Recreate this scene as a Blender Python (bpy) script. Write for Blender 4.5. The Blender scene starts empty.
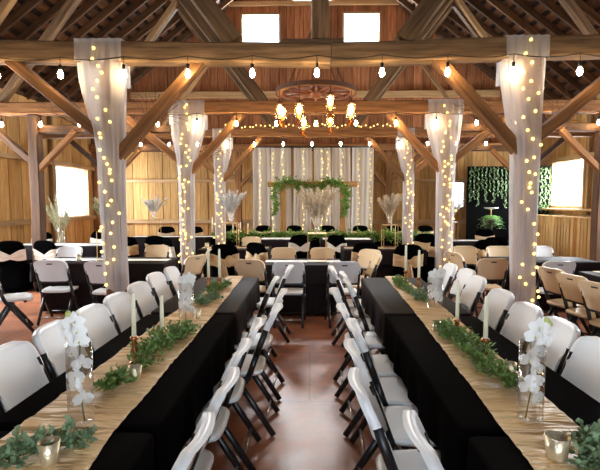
import bpy, math, random
from mathutils import Vector, Matrix, noise
R = random.Random(7)
sc = bpy.context.scene
COL = sc.collection
PI = math.pi

# ------------------------------------------------------------------ materials
def newmat(name):
    m = bpy.data.materials.new(name); m.use_nodes = True
    nt = m.node_tree
    b = nt.nodes.get('Principled BSDF')
    return m, nt, b

def plain(name, col, rough=.5, metal=0., bump=0., bscale=60., var=0., sheen=0., spec=.5):
    m, nt, b = newmat(name)
    b.inputs['Base Color'].default_value = (*col, 1)
    b.inputs['Roughness'].default_value = rough
    b.inputs['Metallic'].default_value = metal
    b.inputs['Specular IOR Level'].default_value = spec
    if sheen: b.inputs['Sheen Weight'].default_value = sheen
    if bump or var:
        tc = nt.nodes.new('ShaderNodeTexCoord'); n = nt.nodes.new('ShaderNodeTexNoise')
        n.inputs['Scale'].default_value = bscale; n.inputs['Detail'].default_value = 4
        nt.links.new(tc.outputs['Object'], n.inputs['Vector'])
        if bump:
            bp = nt.nodes.new('ShaderNodeBump'); bp.inputs['Strength'].default_value = bump; bp.inputs['Distance'].default_value = .01
            nt.links.new(n.outputs['Fac'], bp.inputs['Height']); nt.links.new(bp.outputs['Normal'], b.inputs['Normal'])
        if var:
            mx = nt.nodes.new('ShaderNodeMix'); mx.data_type = 'RGBA'
            mx.inputs[6].default_value = (*[c*(1-var) for c in col], 1); mx.inputs[7].default_value = (*[min(1, c*(1+var)) for c in col], 1)
            nt.links.new(n.outputs['Fac'], mx.inputs[0]); nt.links.new(mx.outputs[2], b.inputs['Base Color'])
    return m

def emit(name, col, s):
    m, nt, b = newmat(name)
    b.inputs['Base Color'].default_value = (*col, 1)
    b.inputs['Emission Color'].default_value = (*col, 1)
    b.inputs['Emission Strength'].default_value = s
    return m

def wood(name, c1, c2, island=False, rough=.75, grain=(9, 9, .7), knots=True, spread=.35):
    """stretched-noise grain along local Z, colour varied per object or per board"""
    m, nt, b = newmat(name); N = nt.nodes; L = nt.links
    tc = N.new('ShaderNodeTexCoord'); mp = N.new('ShaderNodeMapping'); mp.inputs['Scale'].default_value = grain
    L.new(tc.outputs['Object'], mp.inputs['Vector'])
    if island:
        g = N.new('ShaderNodeNewGeometry'); rnd = g.outputs['Random Per Island']
    else:
        g = N.new('ShaderNodeObjectInfo'); rnd = g.outputs['Random']
    ad = N.new('ShaderNodeVectorMath'); ad.operation = 'ADD'
    sc_ = N.new('ShaderNodeMath'); sc_.operation = 'MULTIPLY'; sc_.inputs[1].default_value = 37.
    L.new(rnd, sc_.inputs[0]); L.new(mp.outputs['Vector'], ad.inputs[0]); L.new(sc_.outputs[0], ad.inputs[1])
    n = N.new('ShaderNodeTexNoise'); n.inputs['Scale'].default_value = 2.2; n.inputs['Detail'].default_value = 7; n.inputs['Roughness'].default_value = .62
    L.new(ad.outputs[0], n.inputs['Vector'])
    mx = N.new('ShaderNodeValToRGB')
    mx.color_ramp.elements[0].position = .33; mx.color_ramp.elements[0].color = (*c2, 1)
    mx.color_ramp.elements[1].position = .66; mx.color_ramp.elements[1].color = (*c1, 1)
    L.new(n.outputs['Fac'], mx.inputs[0])
    hv = N.new('ShaderNodeHueSaturation')
    mr = N.new('ShaderNodeMapRange'); mr.inputs['To Min'].default_value = 1 - spread; mr.inputs['To Max'].default_value = 1 + spread
    L.new(rnd, mr.inputs['Value']); L.new(mr.outputs[0], hv.inputs['Value']); L.new(mx.outputs[0], hv.inputs['Color'])
    L.new(hv.outputs[0], b.inputs['Base Color'])
    bp = N.new('ShaderNodeBump'); bp.inputs['Strength'].default_value = .5; bp.inputs['Distance'].default_value = .01
    L.new(n.outputs['Fac'], bp.inputs['Height']); L.new(bp.outputs['Normal'], b.inputs['Normal'])
    b.inputs['Roughness'].default_value = rough
    b.inputs['Specular IOR Level'].default_value = .3
    return m

def sheer(name, col, transp):
    m, nt, b = newmat(name); N = nt.nodes; L = nt.links
    out = N.get('Material Output'); N.remove(b)
    d = N.new('ShaderNodeBsdfDiffuse'); d.inputs['Color'].default_value = (*col, 1)
    t = N.new('ShaderNodeBsdfTranslucent'); t.inputs['Color'].default_value = (*col, 1)
    tr = N.new('ShaderNodeBsdfTransparent')
    a = N.new('ShaderNodeMixShader'); a.inputs[0].default_value = .4
    c = N.new('ShaderNodeMixShader'); c.inputs[0].default_value = transp
    L.new(d.outputs[0], a.inputs[1]); L.new(t.outputs[0], a.inputs[2])
    L.new(a.outputs[0], c.inputs[1]); L.new(tr.outputs[0], c.inputs[2]); L.new(c.outputs[0], out.inputs['Surface'])
    return m

def thinglass(name, tint=(1, 1, 1), gloss=.12, rough=.03):
    m, nt, b = newmat(name); N = nt.nodes; L = nt.links
    out = N.get('Material Output'); N.remove(b)
    tr = N.new('ShaderNodeBsdfTransparent'); tr.inputs['Color'].default_value = (*tint, 1)
    gl = N.new('ShaderNodeBsdfGlossy'); gl.inputs['Roughness'].default_value = rough
    lw = N.new('ShaderNodeLayerWeight'); lw.inputs['Blend'].default_value = .35
    mt = N.new('ShaderNodeMath'); mt.operation = 'MULTIPLY_ADD'; mt.inputs[1].default_value = .42; mt.inputs[2].default_value = gloss * .5
    L.new(lw.outputs['Facing'], mt.inputs[0])
    mx = N.new('ShaderNodeMixShader'); L.new(mt.outputs[0], mx.inputs[0])
    L.new(tr.outputs[0], mx.inputs[1]); L.new(gl.outputs[0], mx.inputs[2]); L.new(mx.outputs[0], out.inputs['Surface'])
    return m

def floor_mat():
    m, nt, b = newmat('stained_floor'); N = nt.nodes; L = nt.links
    tc = N.new('ShaderNodeTexCoord')
    br = N.new('ShaderNodeTexBrick'); br.inputs['Scale'].default_value = 1.
    br.inputs['Brick Width'].default_value = 2.4; br.inputs['Row Height'].default_value = 1.2; br.inputs['Mortar Size'].default_value = .006
    br.inputs['Color1'].default_value = (.50, .20, .105, 1); br.inputs['Color2'].default_value = (.37, .14, .072, 1); br.inputs['Mortar'].default_value = (.22, .09, .05, 1)
    L.new(tc.outputs['Object'], br.inputs['Vector'])
    n = N.new('ShaderNodeTexNoise'); n.inputs['Scale'].default_value = 3.2; n.inputs['Detail'].default_value = 8; n.inputs['Roughness'].default_value = .65
    L.new(tc.outputs['Object'], n.inputs['Vector'])
    rp = N.new('ShaderNodeValToRGB'); rp.color_ramp.elements[0].position = .35; rp.color_ramp.elements[0].color = (.5, .45, .42, 1)
    rp.color_ramp.elements[1].position = .68; rp.color_ramp.elements[1].color = (1.5, 1.45, 1.4, 1)
    L.new(n.outputs['Fac'], rp.inputs[0])
    mx = N.new('ShaderNodeMix'); mx.data_type = 'RGBA'; mx.blend_type = 'MULTIPLY'; mx.inputs[0].default_value = .8
    L.new(br.outputs['Color'], mx.inputs[6]); L.new(rp.outputs[0], mx.inputs[7]); L.new(mx.outputs[2], b.inputs['Base Color'])
    mr = N.new('ShaderNodeMapRange'); mr.inputs['To Min'].default_value = .22; mr.inputs['To Max'].default_value = .5
    L.new(n.outputs['Fac'], mr.inputs['Value']); L.new(mr.outputs[0], b.inputs['Roughness'])
    bp = N.new('ShaderNodeBump'); bp.inputs['Strength'].default_value = .15; bp.inputs['Distance'].default_value = .01
    L.new(n.outputs['Fac'], bp.inputs['Height']); L.new(bp.outputs['Normal'], b.inputs['Normal'])
    return m

def satin():
    m, nt, b = newmat('champagne_satin'); N = nt.nodes; L = nt.links
    b.inputs['Base Color'].default_value = (.78, .52, .25, 1); b.inputs['Roughness'].default_value = .36
    tc = N.new('ShaderNodeTexCoord'); mp = N.new('ShaderNodeMapping'); mp.inputs['Scale'].default_value = (2.2, 11, 4)
    n = N.new('ShaderNodeTexNoise'); n.inputs['Scale'].default_value = 1.6; n.inputs['Detail'].default_value = 3; n.inputs['Distortion'].default_value = .5
    L.new(tc.outputs['Object'], mp.inputs['Vector']); L.new(mp.outputs['Vector'], n.inputs['Vector'])
    bp = N.new('ShaderNodeBump'); bp.inputs['Strength'].default_value = 1; bp.inputs['Distance'].default_value = .11
    L.new(n.outputs['Fac'], bp.inputs['Height']); L.new(bp.outputs['Normal'], b.inputs['Normal'])
    return m

MAT = dict(
    timber=wood('hewn_timber', (.25, .155, .08), (.085, .05, .026)),
    brace=wood('brace_timber', (.33, .155, .058), (.13, .055, .02)),
    darktimber=wood('dark_timber', (.12, .06, .03), (.05, .025, .015)),
    rafter=wood('rafter_timber', (.15, .075, .033), (.055, .026, .012), grain=(9, 9, .8)),
    lath=wood('roof_lath', (.13, .055, .022), (.04, .018, .008), island=True, grain=(6, .8, 6)),
    plank=wood('wall_plank', (.62, .37, .135), (.36, .19, .062), island=True, spread=.26),
    gplank=wood('gable_plank', (.47, .20, .085), (.22, .08, .034), island=True, spread=.3),
    girt=wood('girt_board', (.50, .33, .17), (.33, .20, .09)),
    slat=wood('pine_slat', (.86, .60, .27), (.70, .43, .16), island=True, spread=.15),
    arch=wood('arch_timber', (.55, .30, .11), (.36, .18, .06)),
    deck=plain('roof_deck', (.015, .009, .006), .9),
    floor=floor_mat(),
    white=plain('white_plastic', (.86, .87, .88), .38, bump=.05, bscale=300),
    almond=plain('almond_plastic', (.76, .57, .35), .42, bump=.05, bscale=300),
    grey=plain('pale_grey_plastic', (.78, .78, .78), .4, bump=.05, bscale=300),
    black_metal=plain('black_metal', (.012, .012, .013), .35),
    steel=plain('bright_steel', (.6, .6, .6), .3, 1),
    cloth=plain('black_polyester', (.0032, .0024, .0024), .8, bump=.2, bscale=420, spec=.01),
    sheen_cloth=plain('black_polyester_sheen', (.013, .008, .0085), .62, bump=.12, bscale=420, spec=.08),  # black cloth made browner and lighter; grazing sheen put into the colour
    cover=plain('black_spandex', (.0022, .0022, .0025), .75, spec=0),
    runner=satin(),
    sash=plain('champagne_sash', (.62, .42, .21), .4, sheen=.3),
    whitesash=plain('ivory_sash', (.72, .67, .57), .45, sheen=.3),
    sheer=sheer('sheer_voile', (.82, .82, .85), .45),
    curtain=sheer('backdrop_voile', (.84, .81, .75), .06),
    glass=thinglass('clear_glass', (1, 1, 1), .07),
    pane=thinglass('window_glass', (.98, .99, 1), .05),
    jar=thinglass('jar_glass', (1, .9, .72), .15),
    mercury=plain('mercury_glass', (.72, .62, .42), .25, .6, bump=.4, bscale=90),
    copper=plain('copper_holder', (.48, .20, .08), .25, .85),
    gold=plain('gold_metal', (.80, .55, .26), .3, .9),
    wax=plain('ivory_wax', (.90, .88, .66), .45),
    petal=plain('orchid_petal', (.88, .88, .86), .5),
    lip=plain('orchid_lip', (.80, .70, .28), .5),
    stem=plain('green_stem', (.12, .16, .04), .5),
    bud=plain('green_bud', (.50, .58, .16), .5),
    leaf=plain('green_leaf', (.15, .26, .06), .45, var=.75, bscale=40),
    leaf2=plain('eucalyptus_leaf', (.20, .30, .16), .55, var=.6, bscale=40),
    vine=plain('vine_leaf', (.20, .34, .06), .5, var=.5, bscale=20), darkvine=plain('dark_vine_leaf', (.07, .125, .03), .55, var=.5, bscale=20),
    plume=plain('pampas_plume', (.72, .62, .47), .9),
    whiteplume=plain('white_plume', (.78, .76, .72), .9),
    greenplume=plain('sage_plume', (.52, .49, .32), .9),
    twig=plain('dry_twig', (.05, .022, .018), .85),
    cable=plain('black_cable', (.01, .01, .01), .5),
    rust=plain('rusty_iron', (.09, .04, .025), .7, .4, bump=.4, bscale=60, var=.4),
    wheelwood=plain('wheel_wood', (.17, .06, .03), .6, var=.3, bscale=8),
    bulb=emit('edison_bulb', (1, .72, .38), 52),
    jarbulb=emit('jar_bulb', (1, .50, .12), 14),
    fairy=emit('fairy_bulb', (1, .66, .16), 1.3),
    blackout=plain('black_panel', (.004, .004, .004), .9, spec=0),
    paint=plain('white_paint', (.82, .82, .80), .5),
    china=plain('white_china', (.78, .78, .78), .25),
)

# ------------------------------------------------------------------ mesh builder
class MB:
    def __init__(s): s.v = []; s.f = []
    def add(s, vs, fs):
        b = len(s.v); s.v += [tuple(p) for p in vs]; s.f += [tuple(b + i for i in q) for q in fs]; return s
    def box(s, c, d, rot=None):
        hx, hy, hz = d[0]/2, d[1]/2, d[2]/2
        vs = [Vector((x, y, z)) for z in (-hz, hz) for y in (-hy, hy) for x in (-hx, hx)]
        if rot is not None: vs = [rot @ p for p in vs]
        c = Vector(c)
        return s.add([p + c for p in vs], [(0, 2, 3, 1), (4, 5, 7, 6), (0, 1, 5, 4), (2, 6, 7, 3), (0, 4, 6, 2), (1, 3, 7, 5)])
    def tube(s, pts, r, n=8, cap=True):
        pts = [Vector(p) for p in pts]; m = len(pts); rs = r if isinstance(r, (list, tuple)) else [r]*m
        vs = []; fs = []; up = None
        for i, p in enumerate(pts):
            t = (pts[min(i+1, m-1)] - pts[max(i-1, 0)]).normalized()
            if up is None: up = Vector((0, 0, 1)) if abs(t.z) < .9 else Vector((1, 0, 0))
            a = t.cross(up); a = a.normalized() if a.length > 1e-6 else t.orthogonal().normalized()
            b = a.cross(t).normalized(); up = b
            for k in range(n):
                q = 2*PI*k/n; vs.append(p + (a*math.cos(q) + b*math.sin(q))*rs[i])
        for i in range(m-1):
            for k in range(n):
                k2 = (k+1) % n
                fs.append((i*n+k, i*n+k2, (i+1)*n+k2, (i+1)*n+k))
        if cap:
            fs.append(tuple(range(n-1, -1, -1))); fs.append(tuple((m-1)*n+k for k in range(n)))
        return s.add(vs, fs)
    def lathe(s, prof, c=(0, 0, 0), n=20, closed_ends=True):
        vs = []; fs = []; m = len(prof)
        for r, z in prof:
            for k in range(n):
                a = 2*PI*k/n; vs.append((c[0]+r*math.cos(a), c[1]+r*math.sin(a), c[2]+z))
        for i in range(m-1):
            for k in range(n):
                k2 = (k+1) % n; fs.append((i*n+k, i*n+k2, (i+1)*n+k2, (i+1)*n+k))
        if closed_ends:
            if prof[0][0] > 1e-4: fs.append(tuple(range(n-1, -1, -1)))
            if prof[-1][0] > 1e-4: fs.append(tuple((m-1)*n+k for k in range(n)))
        return s.add(vs, fs)
    def ball(s, c, r, n=10, m=7, sz=1.):
        prof = [(max(1e-5, r*math.sin(PI*i/m)), -r*sz*math.cos(PI*i/m)) for i in range(m+1)]
        return s.lathe(prof, c, n)
    def grid(s, fn, nu, nv, flip=False):
        vs = [fn(i/nu, j/nv) for j in range(nv+1) for i in range(nu+1)]
        fs = []
        for j in range(nv):
            for i in range(nu):
                a = j*(nu+1)+i; q = (a, a+1, a+nu+2, a+nu+1)
                fs.append(q[::-1] if flip else q)
        return s.add(vs, fs)
    def mesh(s, name, mat, smooth=False):
        me = bpy.data.meshes.new(name); me.from_pydata(s.v, [], s.f); me.update()
        if mat: me.materials.append(mat)
        if smooth:
            me.polygons.foreach_set('use_smooth', [True]*len(me.polygons))
        return me
    def build(s, name, mat, parent=None, loc=None, smooth=False, rot=None):
        return link(name, s.mesh(name, mat, smooth), parent, loc, rot)

def link(name, me, parent=None, loc=None, rot=None):
    o = bpy.data.objects.new(name, me); COL.objects.link(o)
    if parent: o.parent = parent
    if loc is not None: o.location = loc
    if rot is not None: o.rotation_euler = (0, 0, rot)
    return o
def tag(o, label, cat, group=None, kind=None):
    if label: o['label'] = label
    if cat: o['category'] = cat
    if group: o['group'] = group
    if kind: o['kind'] = kind
    return o
def thing(name, label, cat, loc=(0, 0, 0), rz=0, group=None):
    o = link(name, None, None, loc, rz); o.empty_display_size = .1
    return tag(o, label, cat, group)
def struct(o, label=None, cat=None):
    o['kind'] = 'structure'
    if label: o['label'] = label
    if cat: o['category'] = cat
    return o
def copy_thing(o, loc, rz, label, group=None, matmap=None):
    def cp(x, p):
        c = x.copy(); COL.objects.link(c)
        if p: c.parent = p
        for ch in kids.get(x.name, []): cp(ch, c)
        return c
    kids = {}
    for x in o.children_recursive: kids.setdefault(x.parent.name, []).append(x)
    c = cp(o, None); c.location = loc; c.rotation_euler = (0, 0, rz); c['label'] = label
    if group: c['group'] = group
    return c

# ------------------------------------------------------------------ building shell
XC = .09; DEPTHS = [5.2, 8.27, 11.34, 14.42]; XL, XR = -6.85, 7.0; YB = 14.62; YF = -4.0
RZ, RS = 9.53, .77
def roof(x): return RZ - RS*abs(x - XC)

MB().box(((XL+XR)/2, (YB+YF)/2, -.06), (XR-XL+.4, YB-YF+.4, .12)).build('floor', MAT['floor'])
struct(bpy.data.objects['floor'], 'reddish brown stained floor running through the barn', 'floor')

def plank_wall(name, axis, pos, a0, a1, top, openings, mat, z0=0., bw=.24, zsplit=None, thick=.03, label=None):
    """vertical boards in the plane axis=pos, from a0 to a1; openings (b0,b1,z0,z1)"""
    cuts = sorted({round(o, 4) for op in openings for o in op[:2]} | {a0, a1})
    edges = []
    for p, q in zip(cuts, cuts[1:]):
        n = max(1, round((q-p)/bw))
        for i in range(n): edges.append((p+(q-p)*i/n, p+(q-p)*(i+1)/n))
    mb = MB()
    for i, (e0, e1) in enumerate(edges):
        off = (.012 if i % 2 else 0.) + R.uniform(0, .006)
        mid = (e0+e1)/2
        spans = [(z0, None)]
        for (b0, b1, oz0, oz1) in openings:
            if b0 - 1e-3 <= mid <= b1 + 1e-3:
                ns = []
                for s0, s1 in spans:
                    hi = 1e9 if s1 is None else s1
                    if oz0 > s0: ns.append((s0, min(oz0, hi)))
                    if oz1 < hi: ns.append((max(oz1, s0), s1))
                spans = ns
        g = .0045 if axis == 'x' else .006
        for s0, s1 in spans:
            t0 = top(e0) if s1 is None else s1; t1 = top(e1) if s1 is None else s1
            if min(t0, t1) <= s0 + .02: continue
            vs = []
            for d in (off, off+thick):
                for (a, z) in ((e0+g, s0), (e1-g, s0), (e1-g, t1), (e0+g, t0)):
                    vs.append((pos+d, a, z) if axis == 'x' else (a, pos+d, z))
            mb.add(vs, [(0, 1, 2, 3), (7, 6, 5, 4), (0, 4, 5, 1), (1, 5, 6, 2), (2, 6, 7, 3), (3, 7, 4, 0)])
        # backing strip closing the joint
        if i:
            pass
    o = mb.build(name, mat)
    struct(o, label, 'wall')
    # backing sheet outside the boards with the same openings: closes the joints
    bk = MB(); d = .06 if True else 0
    sgn = 1
    for e0, e1 in zip(cuts, cuts[1:]):
        mid = (e0+e1)/2; spans = [(z0, None)]
        for (b0, b1, oz0, oz1) in openings:
            if b0 <= mid <= b1:
                ns = []
                for s0, s1 in spans:
                    hi = 1e9 if s1 is None else s1
                    if oz0 > s0: ns.append((s0, min(oz0, hi)))
                    if oz1 < hi: ns.append((max(oz1, s0), s1))
                spans = ns
        sub = [e0, e1] if not (e0 < XC < e1 and axis == 'y') else [e0, XC, e1]
        for q0, q1 in zip(sub, sub[1:]):
            for s0, s1 in spans:
                t0 = top(q0) if s1 is None else s1; t1 = top(q1) if s1 is None else s1
                if max(t0, t1) <= s0: continue
                t0 = max(t0, s0); t1 = max(t1, s0)
                vs = [(pos+d, a, z) if axis == 'x' else (a, pos+d, z) for (a, z) in ((q0, s0), (q1, s0), (q1, t1), (q0, t0))]
                bk.add(vs, [(0, 1, 2, 3)])
    bo = bk.build('wall_sheathing', MAT['deck'], o)
    return o

WIN_L = (12.25, 14.0, 1.2, 2.56); WIN_R = (11.95, 13.42, 1.5, 2.68)
# boards face inwards; the sheathing lies outside, so left and front walls are mirrored by their own offsets
def mirrored(o, axis, pos):
    for m in [o] + list(o.children):
        for v in m.data.vertices:
            if axis == 'x': v.co.x = 2*pos - v.co.x
            else: v.co.y = 2*pos - v.co.y
        m.data.flip_normals()
    return o
eave = lambda a: 4.12
wl = plank_wall('wall_left', 'x', XL, YF, YB, eave, [WIN_L, (5.6, 9.0, 1.2, 2.5)], MAT['plank'], label='weathered vertical plank wall on the window side by the round vase')
mirrored(wl, 'x', XL)
plank_wall('wall_right', 'x', XR, YF, YB, lambda a: 4.24, [WIN_R, (5.6, 8.6, 1.3, 2.5)], MAT['plank'], label='pale plank wall above the slatted partition')
GW = [(-2.09, -.97, 6.36, 7.33), (1.04, 2.1, 6.38, 7.34), (-.5, .63, 7.72, 8.6)]
plank_wall('wall_back', 'y', YB, XL, XR, lambda x: min(3.35, roof(x)), [(4.42, 4.82, 1.45, 2.2)], MAT['plank'], label='golden plank wall behind the curtain backdrop')
plank_wall('wall_gable', 'y', YB-.02, XL, XR, lambda x: max(3.36, roof(x)+.11), GW, MAT['gplank'], z0=3.35, bw=.27, label='reddish plank gable with small bright windows')
wf = plank_wall('wall_front', 'y', YF, XL, XR, lambda x: roof(x)+.11, [(-1.9, 2.1, 0, 3.0), (-1.2, 1.4, 5.2, 7.2)], MAT['plank'], label='plank wall with a wide barn doorway behind the camera')
mirrored(wf, 'y', YF)

# roof: deck, laths, rafters
dk = MB()
for s in (-1, 1):
    x1 = XC + s*7.35
    dk.add([(XC, YF-.2, RZ+.14), (x1, YF-.2, roof(x1)+.14), (x1, YB+.2, roof(x1)+.14), (XC, YB+.2, RZ+.14)], [(0, 1, 2, 3) if s > 0 else (3, 2, 1, 0)])
ceil = struct(dk.build('ceiling', MAT['deck']), 'dark roof deck above the rafters', 'ceiling')
for s in (-1, 1):
    lb = MB(); t = .25
    while t < 7.1:
        x = XC + s*t; w = R.uniform(.13, .16)
        dx, dz = s*w/2, -RS*w/2
        zc = roof(x)+.095
        y0 = YF
        while y0 < YB:
            y1 = min(YB, y0 + R.uniform(2.4, 4.2))
            vs = [(x-dx, y0+.01, zc-dz), (x+dx, y0+.01, zc+dz), (x+dx, y1-.01, zc+dz), (x-dx, y1-.01, zc-dz)]
            vs += [(a, b, c+.025) for a, b, c in vs]
            lb.add(vs, [(0, 1, 2, 3), (7, 6, 5, 4), (0, 4, 5, 1), (1, 5, 6, 2), (2, 6, 7, 3), (3, 7, 4, 0)])
            y0 = y1
        t += .235
    lb.build('roof_laths', MAT['lath'], ceil)

def timber(name, p0, p1, w, h, mat='timber', parent=None, up=(0, 0, 1), jitter=.006, structural=True, label=None):
    """hewn timber from p0 to p1, section w (sideways) by h (along up); chamfered and slightly uneven"""
    p0, p1 = Vector(p0), Vector(p1); z = (p1-p0); ln = z.length; z.normalize()
    u = Vector(up); y = (u - z*u.dot(z))
    if y.length < 1e-3: y = Vector((0, 1, 0))
    y.normalize(); x = y.cross(z).normalized()
    c = min(w, h)*.09; n = max(2, int(ln/.45))
    sec = [(-w/2+c, -h/2), (w/2-c, -h/2), (w/2, -h/2+c), (w/2, h/2-c), (w/2-c, h/2), (-w/2+c, h/2), (-w/2, h/2-c), (-w/2, -h/2+c)]
    vs = []; fs = []
    for i in range(n+1):
        jx, jy = R.uniform(-jitter, jitter), R.uniform(-jitter, jitter)
        for a, b in sec: vs.append((a+jx+R.uniform(-jitter, jitter)*.4, b+jy+R.uniform(-jitter, jitter)*.4, ln*i/n))
    for i in range(n):
        for k in range(8):
            fs.append((i*8+k, i*8+(k+1) % 8, (i+1)*8+(k+1) % 8, (i+1)*8+k))
    fs.append(tuple(range(7, -1, -1))); fs.append(tuple(n*8+k for k in range(8)))
    o = MB().add(vs, fs).build(name, MAT[mat], parent)
    o.matrix_world = Matrix.Translation(p0) @ Matrix((x, y, z)).transposed().to_4x4()
    if structural: struct(o, label, 'beam')
    return o

# rafters
y = YF + .3; k = 0
while y < YB - .05:
    for s in (-1, 1):
        xe = XC + s*7.2
        nrm = (s*RS, 0, 1)
        timber('roof_rafter', (XC+s*.03, y, RZ), (xe, y, roof(xe)), .065, .15, 'rafter', up=nrm, jitter=.003)
    y += .575; k += 1

TZ0, TZ1 = 3.15, 3.37; TZ = (TZ0+TZ1)/2; HS = 2.31
for bi, D in enumerate(DEPTHS):
    wall = bi == 3
    xl, xr = XL+.05, XR-.05
    dy = -.1 if wall else 0
    m = 'timber' if bi in (0,) else ('brace' if bi > 1 else 'timber')
    nm = ['nearest', 'second', 'third', 'back'][bi]
    if bi == 0:   # scarfed of two lengths meeting under the king post
        timber('tie_beam', (xl, D, TZ+.05), (.22, D, TZ-.055), .21, .22, m, label='nearest hewn tie beam across the barn, half left of the king post')
        timber('tie_beam', (.23, D, TZ-.05), (xr, D, TZ+.12), .21, .22, m, label='nearest hewn tie beam across the barn, half right of the king post')
        timber('scarf_block', (-.3, D-.035, TZ1-.03), (.36, D-.035, TZ1-.03), .1, .06, m)
    else:
        timber('tie_beam', (xl, D+dy, TZ+(.02 if bi > 1 else 0)), (xr, D+dy, TZ+(.02 if bi > 1 else 0)), .2, .22, 'brace', label=f'{nm} hewn tie beam across the barn')
    for s in (-1, 1):
        px = XC + s*HS
        timber('timber_post', (px, D+dy, 0), (px, D+dy, TZ0), .19, .19, 'brace', label=f'{nm} bent timber post beside the nave')
        # knee braces, inwards and outwards
        timber('knee_brace', (px - s*.05, D+dy-.012, 2.1), (px - s*1.02, D+dy-.012, TZ0+.02), .12, .15, 'brace', up=(0, 1, 0))
        timber('knee_brace', (px + s*.05, D+dy-.012, 2.28), (px + s*1.12, D+dy-.012, TZ0+.02), .12, .15, 'brace', up=(0, 1, 0))
        # aisle post with its braces and low tie
        ax = XC + s*5.03
        if not wall: timber('aisle_post', (ax, D+dy, 0), (ax, D+dy, TZ0), .18, .19, 'darktimber', label=f'{nm} dark aisle post')
        if bi in (1, 2):
            timber('aisle_tie', (px + s*.1, D+.02, 2.9), (ax, D+.02, 2.9), .13, .14, 'darktimber')
            timber('aisle_brace', (ax + s*.03, D-.02, 2.3), (ax + s*1.0, D-.02, TZ0), .1, .13, 'darktimber', up=(0, 1, 0))
            timber('aisle_brace', (ax - s*.03, D-.02, 2.15), (ax - s*.75, D-.02, 2.86), .09, .12, 'brace', up=(0, 1, 0))
        # canted strut, principal and small strut above the tie
        if not wall:
            timber('canted_strut', (XC + s*.92, D, TZ1-.02), (XC + s*3.5, D, roof(XC+3.5)-.12), .2, .2, 'timber', up=(0, 1, 0))
            timber('principal_strut', (XC + s*5.65, D+.01, TZ1), (XC + s*3.3, D+.01, TZ1+1.26*2.35), .13, .15, 'timber', up=(0, 1, 0))
            timber('small_strut', (XC + s*3.72, D-.06, TZ1), (XC + s*2.42, D-.06, 5.08), .08, .09, 'girt', up=(0, 1, 0))
timber('king_post', (.11, 5.2, TZ1), (.11, 5.2, RZ-.1), .19, .18, 'timber', up=(0, 1, 0), label='square king post rising from the nearest tie beam')
for s in (-1, 1):
    timber('purlin', (XC+s*3.5, YF+.1, roof(XC+3.5)-.14), (XC+s*3.5, YB-.1, roof(XC+3.5)-.14), .2, .2, 'timber')
    timber('wall_girt', (XL+.06 if s < 0 else XR-.06, YF+.1, 1.12 if s < 0 else 1.2), (XL+.06 if s < 0 else XR-.06, YB-.05, 1.12 if s < 0 else 1.2), .08, .12, 'girt')
    timber('wall_girt', (XL+.06 if s < 0 else XR-.06, YF+.1, 2.64 if s < 0 else 2.76), (XL+.06 if s < 0 else XR-.06, YB-.05, 2.64 if s < 0 else 2.76), .08, .12, 'girt')
    timber('wall_stud', (XL+.06 if s < 0 else XR-.06, 11.7 if s > 0 else 12.05, 0), (XL+.06 if s < 0 else XR-.06, 11.7 if s > 0 else 12.05, 4.2), .1, .1, 'girt')
    timber('corner_post', (XL+.12 if s < 0 else XR-.12, YB-.14, 0), (XL+.12 if s < 0 else XR-.12, YB-.14, 4.2), .18, .18, 'brace')
for z, hh in ((.98, .13), (2.27, .1)):
    timber('wall_girt', (XL+.2, YB-.05, z), (XR-.2, YB-.05, z), .08, hh, 'girt')
timber('wall_girt', (-5.6, YB-.09, 4.92), (5.8, YB-.09, 4.92), .12, .2, 'girt')
timber('wall_girt', (-2.5, YB-.09, 7.66), (2.7, YB-.09, 7.66), .1, .13, 'girt')
timber('ridge_beam', (XC, YF, RZ-.05), (XC, YB-.05, RZ-.05), .08, .2, 'rafter')

def window(name, axis, pos, op, inward, label, mull=False):
    b0, b1, z0, z1 = op; fr = MB(); w = .07; t = .08
    def bx(c0, c1, zz0, zz1):
        c = ((c0+c1)/2, (zz0+zz1)/2)
        if axis == 'x': fr.box((pos+inward*.02, c[0], c[1]), (t, c1-c0, zz1-zz0))
        else: fr.box((c[0], pos+inward*.02, c[1]), (c1-c0, t, zz1-zz0))
    bx(b0-w, b0+.0, z0-w, z1+w); bx(b1, b1+w, z0-w, z1+w); bx(b0, b1, z0-w, z0); bx(b0, b1, z1, z1+w)
    o = struct(fr.build(name, MAT['girt']), label, 'window')
    g = MB()
    if axis == 'x': g.box((pos-inward*.03, (b0+b1)/2, (z0+z1)/2), (.006, b1-b0, z1-z0))
    else: g.box(((b0+b1)/2, pos-inward*.03, (z0+z1)/2), (b1-b0, .006, z1-z0))
    g.build('pane', MAT['pane'], o)
    return o
window('window_1', 'x', XL, WIN_L, 1, 'bright window in the wall beside the corner feather vase')
window('window_2', 'x', XR, WIN_R, -1, 'bright window above the slatted partition')
window('window_3', 'y', YB-.02, GW[0], -1, 'square gable window on the chair aisle side, left of king post')
window('window_4', 'y', YB-.02, GW[1], -1, 'square gable window right of king post')
window('window_5', 'y', YB-.02, GW[2], -1, 'topmost gable window mostly hidden by king post')
window('window_6', 'y', YB, (4.42, 4.82, 1.45, 2.2), -1, 'narrow bright window beside the hanging vine panel')
window('added_window_8', 'x', XR, (5.6, 8.6, 1.3, 2.5), -1, 'unseen side window added for light, middle bay on the partition side')  # out of view, added to let more daylight into the hall
window('added_window_9', 'x', XL, (5.6, 9.0, 1.2, 2.5), 1, 'unseen side window added for light in the middle bay')  # also out of view, added and widened to brighten the partition side
window('window_10', 'y', YF, (-1.2, 1.4, 5.2, 7.2), 1, 'window high over the barn doorway')
# deep ledge under the bright window on the partition side
struct(MB().box((XR-.2, 12.2, 1.40), (.4, 3.0, .05)).build('trim_1', MAT['girt']), 'wooden ledge below the bright window', 'ledge')

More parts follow.
